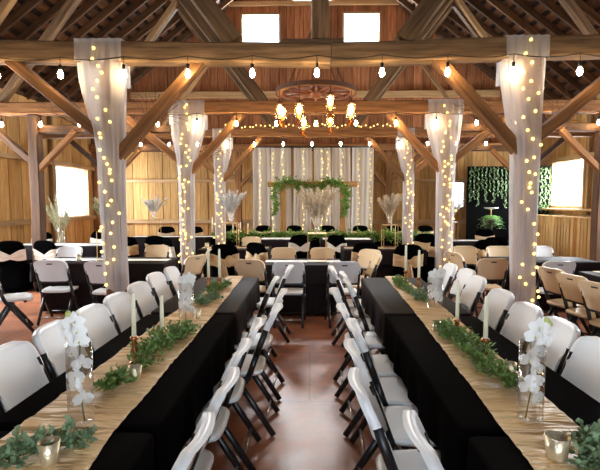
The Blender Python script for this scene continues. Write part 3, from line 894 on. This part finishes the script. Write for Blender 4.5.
def votive(label, x, y, r=.032, h=.07, z=.748, group='mercury glass votives'):
    v = thing('votive_holder', label, 'votive', (x, y, z), 0, group)
    MB().lathe([(r*.72, 0), (r*.78, .003), (r, h), (r*.94, h), (r*.72, .012), (1e-4, .01)], n=20).build('cup', MAT['mercury'], v, smooth=True)
    MB().lathe([(r*.62, .012), (r*.62, .028), (.002, .03)], n=14).build('candle', MAT['wax'], v, smooth=True)
    return v
votive('mercury glass votive in the nearest greenery on left runner', -.85, 1.43, .034, .075)
votive('mercury glass votive beside the small green clump on left runner', -.835, 2.13, .032, .07)
votive('mercury glass votive behind second candlestick on left runner', -.955, 2.86, .03, .06)
votive('copper toned votive beside farther vase on left runner', -.82, 3.3, .022, .07)
votive('mercury glass votive at the near end of right runner', .82, 1.49, .04, .08)
votive('clear votive beside the garland on right runner', 1.0, 2.26, .03, .055)
votive('small votive at the far end of garland on right runner', .84, 3.02, .028, .065)
votive('small votive on the left aisle table', -3.32, 6.5, .04, .1)
votive('small votive on the table behind left bow chair', -1.05, 8.35, .04, .09)
votive('small votive on table left of the post', -1.92, 8.5, .04, .09)

# ------------------------------------------------------------------ feather and pampas centrepieces
def plumes(parent, n, z0, L, spread, mat, seed, droop=.25, base=.02, wid=.055):
    rr = random.Random(seed)
    for k in range(n):
        a = 2*PI*k/n + rr.uniform(-.3, .3); tilt = spread*math.sqrt(rr.uniform(.02, 1))
        ln = L*rr.uniform(.8, 1.1)
        pts = []
        for i in range(9):
            t = i/8; th = tilt*(.45+.75*t)+droop*t*t*tilt
            if i == 0: p = Vector((math.cos(a)*base, math.sin(a)*base, z0))
            else: p = pts[-1] + Vector((math.cos(a)*math.sin(th), math.sin(a)*math.sin(th), math.cos(th)))*ln/8
            pts.append(p)
        mb = MB(); mb.tube(pts, [.003]*4+[.002]*5, 4)
        for i in range(170):
            t = .32+.68*rr.random(); f = t*8; j = min(7, int(f)); p = pts[j].lerp(pts[j+1], f-j); tg = (pts[j+1]-pts[j]).normalized()
            out = rdir(-1); out = (out - tg*out.dot(tg)).normalized()
            l = wid*(math.sin(PI*min(1, (t-.28)/.74))**.6+.12)*rr.uniform(.7, 1.2)
            q = p + (tg*.9+out*.75).normalized()*l*1.25
            s = tg.cross(out)*.0055
            mb.add([p-s, p+s, q+s*.3-Vector((0, 0, l*.12)), q-s*.3-Vector((0, 0, l*.12))], [(0, 1, 2, 3)])
        mb.build('plume', MAT[mat], parent)
def stand(label, x, y, h, w=.17, z=.748, n=6, group='gold wire flower stands'):
    s = thing('gold_stand', label, 'stand', (x, y, z), 0, group)
    for sx in (-1, 1):
        for sy in (-1, 1):
            MB().tube([(sx*w/2, sy*w/2, 0), (sx*w/2, sy*w/2, h)], .0045, 6).build('leg', MAT['gold'], s)
    for zz, fn in ((.006, 'base_frame'), (h, 'top_frame')):
        f = MB(); q = [(-w/2, -w/2, zz), (w/2, -w/2, zz), (w/2, w/2, zz), (-w/2, w/2, zz)]
        for i in range(4): f.tube([q[i], q[(i+1) % 4]], .0045, 6)
        f.build(fn, MAT['gold'], s)
    MB().box((0, 0, h+.004), (w*1.02, w*1.02, .006)).build('top_plate', MAT['gold'], s)
    return s
def arrangement(label, x, y, z, n, L, spread, mat, seed, vh=.12, vr=.045, glassy=True, group='feather arrangements'):
    a = thing('feather_arrangement', label, 'arrangement', (x, y, z), 0, group)
    MB().lathe([(vr*.7, 0), (vr, .01), (vr*.9, vh*.6), (vr*.75, vh), (vr*.66, vh), (vr*.6, .02), (1e-4, .018)], n=18).build('vase', MAT['glass' if glassy else 'gold'], a, smooth=True)
    plumes(a, n, .03, L, spread, mat, seed)
    return a
zt = .748
stand('gold wire stand under the big plumes on the middle table', .1, 6.62, .40, .26)
arrangement('big cream pampas arrangement on the middle table', .1, 6.62, zt+.408, 26, .62, .55, 'plume', 11)
stand('gold wire stand behind the left bow chair', -1.5, 8.68, .45, .26)
arrangement('cream feather arrangement above the left bow chair', -1.5, 8.68, zt+.458, 18, .56, .5, 'whiteplume', 12)
stand('gold wire stand behind the right bow chair', 1.5, 8.68, .42, .26)
arrangement('cream pampas arrangement above the right bow chair', 1.5, 8.68, zt+.428, 18, .56, .5, 'plume', 13)
stand('gold wire stand on the left aisle table', -2.98, 6.72, .42, .24)
arrangement('sage feather arrangement left of nearest left draped post', -2.98, 6.72, zt+.428, 14, .5, .62, 'greenplume', 14)
stand('gold wire stand by the back wall', -3.9, 11.4, .42, .26)
arrangement('white ostrich feather arrangement by the back wall', -3.9, 11.4, zt+.428, 16, .56, .6, 'whiteplume', 15)
arrangement('tall glass vase of sage feathers by the left window', -5.05, 9.2, zt, 12, .95, .42, 'greenplume', 16, vh=.42, vr=.09)
stand('gold wire stand on the table before the hanging vines', 3.15, 10.35, .4, .24)
arrangement('white feather arrangement left of the hanging vines', 3.15, 10.35, zt+.408, 12, .5, .55, 'whiteplume', 17)

# ------------------------------------------------------------------ head table garland, candles, arch, backdrop
garland('table_garland', 'leafy green garland along the front of the head table', 'garland', [(-2.55, 11.84, .72), (-1.4, 11.84, .69), (-.4, 11.84, .73), (.8, 11.84, .69), (2.0, 11.84, .73), (3.6, 11.84, .7)], .17, 4300, .08, .042, 'vine', None, False)
for i, (x, hc) in enumerate(((-2.6, .34), (-2.05, .16), (-1.85, .18), (-1.65, .15), (2.15, .36), (2.45, .3))):
    candlestick(f'gold candlestick with pale taper on the head table, {ORD[i]} from its left end', x, 12.2, .14 if hc < .3 else .12, hc, .745, 'gold', 'candlesticks on the head table', 1.6)
# timber arch
a = thing('wedding_arch', 'natural wooden arch before the curtain backdrop', 'arch', (.0, 13.35, 0))
def adopt(o, p):
    o.parent = p; o.matrix_basis = Matrix.Translation(-p.location) @ o.matrix_basis
for x in (-.78, .95):
    adopt(timber('post', (x, 13.35, 0), (x, 13.35, 2.03), .17, .15, 'arch', None, (0, 1, 0), structural=False), a)
    adopt(timber('foot', (x, 13.1, .05), (x, 13.6, .05), .12, .1, 'arch', None, structural=False), a)
adopt(timber('crossbeam', (-1.22, 13.35, 2.11), (1.36, 13.35, 2.11), .15, .16, 'arch', None, structural=False), a)
garland('arch_garland', 'ivy garland swagged over the wooden arch', 'garland',
        [(-1.0, 13.2, 1.25), (-.98, 13.2, 1.9), (-.85, 13.2, 2.15), (-.45, 13.2, 2.13), (-.2, 13.2, 1.98), (.15, 13.2, 1.97), (.5, 13.2, 2.12), (.85, 13.2, 2.15), (1.0, 13.2, 1.95), (.98, 13.2, 1.15)], .19, 3000, .07, .04, 'vine', None, False)
# curtain panels
for i, (x0, x1) in enumerate(((-1.74, -1.215), (-1.165, -.56), (-.51, .03), (.12, .62), (.65, 1.2), (1.235, 1.88))):
    mb = MB(); ph = R.uniform(0, 6)
    mb.grid(lambda u, v: (x0+(x1-x0)*u+.02*math.sin(v*3+ph), 13.92+.009*math.sin(u*26+ph)+.012*math.sin(u*11+ph*2)-(.0), .02+3.2*v), 70, 12)
    o = mb.build('backdrop_curtain', MAT['curtain'], None, None, True)
    tag(o, f'ivory curtain panel of the backdrop, {ORD[i]} from the left', 'curtain', 'backdrop curtain panels')
cr = MB().tube([(-1.85, 13.93, 3.24), (2.0, 13.93, 3.24)], .022, 10).build('curtain_rod', MAT['black_metal'], None, None, True)
tag(cr, 'dark rod the backdrop curtains hang from', 'rod')

FAIRY = MB().ball((0, 0, 0), .017, 8, 6).mesh('fairy_bulb', MAT['fairy'], True)
FAIRYB = MB().ball((0, 0, 0), .018, 8, 6).mesh('fairy_bulb_far', MAT['fairy'], True)
def fairy_string(label, pts, n, group, big=False):
    """wire with little bulbs along it"""
    P = [Vector(p) for p in pts]
    o = MB().tube(P, .0008, 4).build('fairy_lights', MAT['steel'])
    tag(o, label, 'fairy lights', group)
    ls = [(P[i+1]-P[i]).length for i in range(len(P)-1)]; tot = sum(ls)
    for k in range(n):
        d = tot*(k+.5+R.uniform(-.25, .25))/n
        for i, l in enumerate(ls):
            if d <= l: q = P[i].lerp(P[i+1], d/l); break
            d -= l
        b = link('bulb', FAIRYB if big else FAIRY, o, q)
    return o
for i, x in enumerate((-1.5, -1.12, -.82, -.2, .36, .52, .95, 1.45, 1.8)):
    pts = [(x+.03*math.sin(j*1.9+i), 13.84, 3.15-j*.22) for j in range(13)]
    fairy_string(f'fairy light strand down the backdrop curtains, {ORD[i]} from the left', pts, 16, 'fairy light strands on the backdrop', False)

# ------------------------------------------------------------------ draped posts
def drape(label, D, px, cx_top, wtop, wmid, wlow, zb, tx, seed):
    """sheer voile folded over the tie beam and gathered round the post"""
    rt = thing('sheer_drape', label, 'drape', (px, D, 0), 0, 'sheer drapes on the timber posts')
    top = TZ1+.012; off = cx_top-px
    # strip over the tie
    mb = MB()
    prof = [(.14, TZ0-.25), (.125, TZ0-.02), (.122, top-.01), (.0, top+.004), (-.122, top-.01), (-.127, TZ0-.02)]
    def over(u, v):
        f = v*(len(prof)-1); j = min(len(prof)-2, int(f)); t = f-j
        y = prof[j][0]*(1-t)+prof[j+1][0]*t; z = prof[j][1]*(1-t)+prof[j+1][1]*t
        y += math.copysign(.008, y)*math.sin(u*34+seed) if abs(y) > .05 else 0
        return (off+(u-.5)*wtop, y, z)
    mb.grid(over, 40, 20)
    mb.build('swag', MAT['sheer'], rt, smooth=True)
    # gathered sleeve round the post
    mb = MB(); n = 72; rows = 34; vs = []; fs = []
    def lerp3(z):
        t = (TZ0-z)/(TZ0-zb)
        if t < .42: k = t/.42; k = k*k*(3-2*k); return wtop*(1-k)+wmid*k, k
        k = (t-.42)/.58; return wmid*(1-k)+wlow*k, 1
    for r_ in range(rows+1):
        z = TZ0-.005 - (TZ0-.005-zb)*r_/rows
        w, k = lerp3(z); a = w/2; b = .128+.02*k; sw = tx*math.sin((TZ0-z)*1.3)
        ph = seed + (TZ0-z)*.8
        for q in range(n):
            an = 2*PI*q/n; c, s_ = math.cos(an), math.sin(an)
            fold = 1+.045*math.sin(an*11+ph)+.03*math.sin(an*19-ph*1.7)
            x = math.copysign(abs(c)**.8, c)*a*fold; y = math.copysign(abs(s_)**.8, s_)*b*fold
            zz = z + (.05*math.sin(an*3+seed)*max(0, (r_-rows+3)/3) if r_ > rows-3 else 0)
            vs.append((off*(1-k)+sw+x, y, zz))
    for r_ in range(rows):
        for q in range(n): fs.append((r_*n+q, r_*n+(q+1) % n, (r_+1)*n+(q+1) % n, (r_+1)*n+q))
    mb.add(vs, fs).build('sleeve', MAT['sheer'], rt, smooth=True)
    return rt
def post_fairy(label, D, px, cx_top, wlow, zb, n, seed, big=False):
    pts = []; m = 60; rr = random.Random(int(seed*100))
    for i in range(m+1):
        t = i/m; z = TZ1-.02-(TZ1-.02-zb-.05)*t + rr.uniform(-.03, .03)
        k = min(1, max(0, (TZ0-z)/1.1)); x0 = (cx_top-px)*(1-k)
        x = x0 + rr.choice((-1, 1))*rr.uniform(.15, 1)*(.07*(1-k)+(wlow*.6)*k)
        yy = -.15-.03*k*math.cos(math.asin(max(-1, min(1, (x-x0)/(wlow*.65)))))
        pts.append((px+x, D+yy, z))
    return fairy_string(label, pts, n, 'fairy lights wound round the draped posts', big)
DR = [
 ('nearest left', 0, XC-HS, -2.31, .51, .275, .215, .58, -.025, 1.0, 34), ('nearest right', 0, XC+HS, 2.32, .46, .27, .225, .45, -.02, 2.2, 34),
 ('second left', 1, XC-HS, -2.17, .64, .27, .235, .46, .0, 3.1, 48), ('second right', 1, XC+HS, 2.35, .61, .30, .27, .40, .0, 4.4, 48),
 ('third left', 2, XC-HS, -2.14, .46, .26, .235, .46, .0, 5.2, 36), ('third right', 2, XC+HS, 2.30, .41, .26, .235, .46, .0, 6.4, 36)]
for nm, bi, px, ct, wt, wm, wl_, zb, tx, sd, nb in DR:
    D = DEPTHS[bi]
    drape(f'sheer white drape gathered round the {nm} post', D, px, ct, wt, wm, wl_, zb, tx, sd)
    post_fairy(f'warm fairy lights wound down the {nm} draped post', D, px, ct, wl_, zb, nb, sd, bi > 0)

# dry branch bundles in the brace crotches
def branches(label, x, y, z, n, h, spread, seed, lean=1):
    rr = random.Random(seed)
    b = thing('dry_branches', label, 'branches', (x, y, z), 0, 'dry branch bundles at the posts')
    for k in range(n):
        mb = MB(); a = lean*rr.uniform(.25, spread+.35)
        def grow(p, ang, yaw, l, r, depth):
            pts = [p]; 
            for i in range(4):
                ang += rr.uniform(-.22, .22)
                pts.append(pts[-1]+Vector((math.sin(ang)*l/4, yaw*l/4, math.cos(ang)*l/4)))
            mb.tube(pts, [r, r*.9, r*.75, r*.6, r*.45], 4)
            if depth:
                for i in range(3): grow(pts[1+i], ang+rr.choice((-1, 1))*rr.uniform(.4, .9), yaw+rr.uniform(-.3, .3), l*.5, r*.55, depth-1)
        grow(Vector((rr.uniform(-.03, .03), 0, 0)), a, rr.uniform(-.1, .15), h*rr.uniform(.7, 1.1), .0045, 2)
        mb.build('branch', MAT['twig'], b)
for s, nm in ((-1, 'left'), (1, 'right')):
    for t, side in ((-1, 'inner'), (1, 'outer')):
        branches(f'dry twig bundle in the {side} brace crotch of nearest {nm} post', XC+s*(HS+t*.27), 5.36, 2.36, 6, .62, .75, 40+s*3+t, s*t)
        branches(f'dry twig bundle in the {side} brace crotch of second {nm} post', XC+s*(HS+t*.27), 8.45, 2.36, 4, .55, .6, 60+s*3+t, s*t)

# ------------------------------------------------------------------ string lights on the tie beams
SOCK = MB().tube([(0, 0, 0), (0, 0, -.085)], .004, 5).lathe([(.008, -.075), (.017, -.08), (.017, -.13), (.012, -.136)], n=10).mesh('socket', MAT['cable'], True)
BULB = MB().lathe([(.012, -.13), (.018, -.145), (.026, -.172), (.028, -.19), (.021, -.212), (.008, -.223), (1e-4, -.224)], n=12).mesh('bulb', MAT['bulb'], True)
def string_lights(label, D, xs, z, yoff):
    pts = []
    xs = sorted(xs)
    pts.append((xs[0]-.5, D+yoff, z+.02))
    for i, x in enumerate(xs):
        pts.append((x, D+yoff, z))
        nx = xs[i+1] if i+1 < len(xs) else x+.6
        for t in (.25, .5, .75): pts.append((x+(nx-x)*t, D+yoff, z-.035*math.sin(PI*t)+R.uniform(-.004, .004)))
    o = MB().tube(pts, .006, 5).build('string_lights', MAT['cable'])
    tag(o, label, 'string lights', 'festoon lights along the tie beams')
    for x in xs:
        so = link('socket', SOCK, o, (x, D+yoff, z-.004))
        link('bulb', BULB, so, (0, 0, 0))
def xs_from(x0, dx, n): return [x0+dx*i for i in range(n)]
string_lights('festoon bulbs along the nearest tie beam', 5.2, xs_from(-4.075, .691, 12), TZ0+.005, -.185)
string_lights('festoon bulbs along the second tie beam', 8.27, xs_from(-5.42, .69, 16), TZ0-.01, -.185)
string_lights('festoon bulbs along the third tie beam', 11.34, xs_from(-4.78, .689, 15), TZ0+.02, -.185)
pts = [(-2.1+.07*j, 11.34-.14, 3.42+.03*math.sin(j*1.7)+.02*math.sin(j*.6)) for j in range(62)]
fairy_string('fairy lights laid along the third tie beam', pts, 44, None)

# ------------------------------------------------------------------ wagon wheel chandelier
cx, cy, cz = .08, 6.6, 3.14; RW = .56
ch = thing('wheel_chandelier', 'rusty wagon wheel chandelier hung with glowing jars', 'chandelier', (cx, cy, cz))
def ring(mb, r, z, w, h, n=48):
    vs = []; fs = []
    for k in range(n):
        a = 2*PI*k/n
        for (dr, dz) in ((-w/2, -h/2), (w/2, -h/2), (w/2, h/2), (-w/2, h/2)):
            vs.append(((r+dr)*math.cos(a), (r+dr)*math.sin(a), z+dz))
    for k in range(n):
        b = (k+1) % n
        for q in range(4): fs.append((k*4+q, b*4+q, b*4+(q+1) % 4, k*4+(q+1) % 4))
    mb.add(vs, fs)
rm = MB(); ring(rm, RW-.04, 0, .07, .05); rm.build('rim', MAT['wheelwood'], ch)
rm = MB(); ring(rm, RW, 0, .014, .06); rm.build('iron_tyre', MAT['rust'], ch)
MB().lathe([(.05, -.08), (.075, -.05), (.085, 0), (.075, .05), (.05, .09)], n=16).build('hub', MAT['wheelwood'], ch, smooth=True)
for k in range(12):
    q = 2*PI*k/12; d = Vector((math.cos(q), math.sin(q), 0))
    MB().tube([d*.07, d*.3, d*(RW-.06)], [.022, .018, .02], 8).build('spoke', MAT['wheelwood'], ch, smooth=True)
def chain(mb, p0, p1, r=.012, step=.034):
    p0, p1 = Vector(p0), Vector(p1); n = max(2, int((p1-p0).length/step)); t = (p1-p0).normalized(); a = t.orthogonal().normalized(); b = t.cross(a)
    for i in range(n):
        c = p0.lerp(p1, (i+.5)/n); s = a if i % 2 else b
        pts = [c + t*math.cos(2*PI*j/8)*step*.7 + s*math.sin(2*PI*j/8)*r for j in range(9)]
        mb.tube(pts, .0035, 4, False)
for k in range(4):
    q = PI/4+PI/2*k; mb = MB(); chain(mb, (math.cos(q)*(RW-.05), math.sin(q)*(RW-.05), .03), (0, 0, 1.0)); mb.build('chain', MAT['rust'], ch)
mb = MB(); chain(mb, (0, 0, 1.0), (0, 0, RZ-.15-cz), .016, .05); mb.build('chain', MAT['rust'], ch)
for k in range(8):
    q = 2*PI*k/8 + .35; x, y = math.cos(q)*(RW-.03), math.sin(q)*(RW-.03); dz = -.13-.05*(k % 3)
    j = MB()
    j.lathe([(.0, -.215), (.052, -.215), (.062, -.2), (.062, -.06), (.045, -.035), (.045, -.005)], (x, y, dz), 16, False)
    jo = j.build('jar', MAT['jar'], ch, smooth=True)
    l = MB(); l.lathe([(.05, -.02), (.05, .006), (.014, .014), (.014, .035)], (x, y, dz), 14); l.tube([(x, y, dz+.02), (x, y, -.02)], .006, 5)
    l.build('lid', MAT['rust'], jo, smooth=True)
    l = MB(); l.lathe([(.014, -.03), (.022, -.05), (.036, -.095), (.031, -.135), (.012, -.16), (1e-4, -.162)], (x, y, dz), 12)
    l.build('bulb', MAT['jarbulb'], jo, smooth=True)
    # rusty star hung under the jar
    st = MB(); vs = []
    for i in range(10):
        rr = .065 if i % 2 == 0 else .028; an = PI/2+2*PI*i/10
        vs.append((x+rr*math.cos(an), y-.006, dz-.285+rr*math.sin(an)))
    vs += [(a_, b_+.01, c_) for a_, b_, c_ in vs]; vs += [(x, y-.016, dz-.285), (x, y+.014, dz-.285)]
    fs = [(i, (i+1) % 10, 20) for i in range(10)] + [((i+1) % 10+10, i+10, 21) for i in range(10)] + [(i+10, (i+1) % 10+10, (i+1) % 10, i) for i in range(10)]
    st.add(vs, fs); st.tube([(x, y, dz-.215), (x, y, dz-.225)], .003, 4); st.build('star', MAT['copper'], jo)

# ------------------------------------------------------------------ vine panel, fern stand, partition
vp = thing('vine_panel', 'black panel hung with rows of trailing vines in the back corner', 'panel', (5.7, 13.4, 0))
MB().box((0, 0, 1.31), (2.36, .04, 2.62)).build('panel', MAT['blackout'], vp)
for k in range(21):
    mb = MB(); x = -1.12+k*.112; ln = R.uniform(.5, 1.2) if k < 14 else R.uniform(1.1, 1.8); z = 2.6
    for i in range(int(ln/.016)):
        zz = z-i*.016; p = Vector((x+.015*math.sin(i*.5+k)+R.uniform(-.02, .02), -.05-R.uniform(0, .05), zz))
        leaf_shape(mb, p, (rdir(-1)+Vector((0, -.4, -1.2))).normalized(), Vector((0, -1, .3))+rdir(-1)*.5, R.uniform(.045, .07), .03)
    mb.build('vine', MAT['darkvine'], vp)
fs_ = thing('fern_stand', 'dark pedestal with trailing fern and white dish in front of the vine panel', 'plant stand', (4.95, 12.7, 0))
MB().lathe([(.16, 0), (.16, .03), (.05, .06), (.045, 1.0), (.15, 1.05), (.15, 1.1)], n=18).build('pedestal', MAT['black_metal'], fs_, smooth=True)
mb = MB()
for k in range(60):
    an = R.uniform(0, 2*PI); d = Vector((math.cos(an), math.sin(an), 0)); ln = R.uniform(.25, .5); p = Vector((0, 0, 1.12))
    for i in range(10):
        t = i/10; q = p + d*ln*t*.8 + Vector((0, 0, .5*t*R.uniform(.8, 1.2)-.75*t*t))
        for s in (-1, 1): leaf_shape(mb, q, (d*.4+d.cross(Vector((0, 0, 1)))*s+Vector((0, 0, -.2))), Vector((0, 0, 1)), .085*(1-.6*t), .022)
mb.build('fern', plain('fern_leaf', (.36, .62, .24), .5, var=.3, bscale=15), fs_)
MB().tube([(0, 0, 1.08), (0, 0, 1.42)], .012, 8).build('stem', MAT['gold'], fs_)
MB().lathe([(.03, 1.40), (.17, 1.425), (.19, 1.45), (.16, 1.445), (1e-4, 1.43)], n=22).build('dish', MAT['china'], fs_, smooth=True)

pt = thing('slatted_partition', 'pine slat partition below the bright side window', 'partition', (6.3, 9.3, 0))
mb = MB(); yy = 0.
while yy < 3.7:
    w = R.uniform(.085, .11); mb.box((R.uniform(-.006, .006), yy+w/2, .62+R.uniform(-.004, .004)), (.025, w, 1.2)); yy += w+.045
mb.build('slats', MAT['slat'], pt)
MB().box((0.005, 1.85, 1.235), (.09, 3.74, .035)).build('cap_rail', MAT['slat'], pt)
MB().box((.05, 1.85, .3), (.06, 3.7, .09)).box((.05, 1.85, 1.0), (.06, 3.7, .09)).build('rail', MAT['girt'], pt)
for q in (0.02, 1.75, 3.68): MB().box((-.03, q, .62), (.1, .1, 1.24)).build('post', MAT['slat'], pt)

# ------------------------------------------------------------------ light and camera
w = bpy.data.worlds.new('World'); sc.world = w; w.use_nodes = True
bg = w.node_tree.nodes['Background']; bg.inputs['Color'].default_value = (.74, .87, 1., 1); bg.inputs['Strength'].default_value = 3.0
def daylight(axis, pos, op, d, power):
    b0, b1, z0, z1 = op
    l = bpy.data.lights.new('window_daylight', 'AREA'); l.shape = 'RECTANGLE'; l.energy = power; l.color = (.93, .97, 1.)
    o = bpy.data.objects.new('window_daylight', l); COL.objects.link(o)
    l.size_y = (z1-z0)*.98
    l.size = (b1-b0)*.98
    if axis == 'x':
        o.location = (pos-d*.13, (b0+b1)/2, (z0+z1)/2); o.rotation_euler = (PI/2, 0, -d*PI/2)
    else:
        o.location = ((b0+b1)/2, pos-d*.13, (z0+z1)/2); o.rotation_euler = (PI/2, 0, 0 if d > 0 else PI)
    o.rotation_euler = (Vector((d, 0, 0)) if axis == 'x' else Vector((0, d, 0))).to_track_quat('-Z', 'Z').to_euler()
WP = 380
for ax, ps, op, d in (('x', XL, WIN_L, 1), ('x', XR, WIN_R, -1), ('x', XL, (5.6, 9.0, 1.2, 2.5), 1), ('x', XR, (5.6, 8.6, 1.3, 2.5), -1),  # the middle bay pair is added fill behind the unseen windows
                      ('y', YB-.02, GW[0], -1), ('y', YB-.02, GW[1], -1), ('y', YB-.02, GW[2], -1)):
    daylight(ax, ps, op, d, WP*(op[1]-op[0])*(op[3]-op[2])/2.4*(.28 if op is WIN_L else .7 if op is WIN_R else .5 if (ax, d) == ('x', 1) else .4 if ax == 'x' else 1.15))
# outside ground that the windows and the doorway look on to
gm = MB().box(((XL+XR)/2, 5, -.2), (120, 120, .04)).build('ground_outside', plain('outside_ground', (.32, .30, .24), .9)); struct(gm, 'ground outside the barn', 'ground')

cam = bpy.data.cameras.new('camera'); co = bpy.data.objects.new('camera', cam); COL.objects.link(co)
cam.sensor_width = 36; cam.lens = 36*460/600; cam.clip_start = .05; cam.clip_end = 300
co.location = (0, 0, 1.6)
co.rotation_euler = (math.radians(90-4.1), 0, math.radians(1.25))
sc.camera = co
sc.view_settings.view_transform = 'Standard'; sc.view_settings.look = 'None'
sc.view_settings.exposure = 1.6; sc.view_settings.gamma = 1; sc.view_settings.use_curve_mapping = False
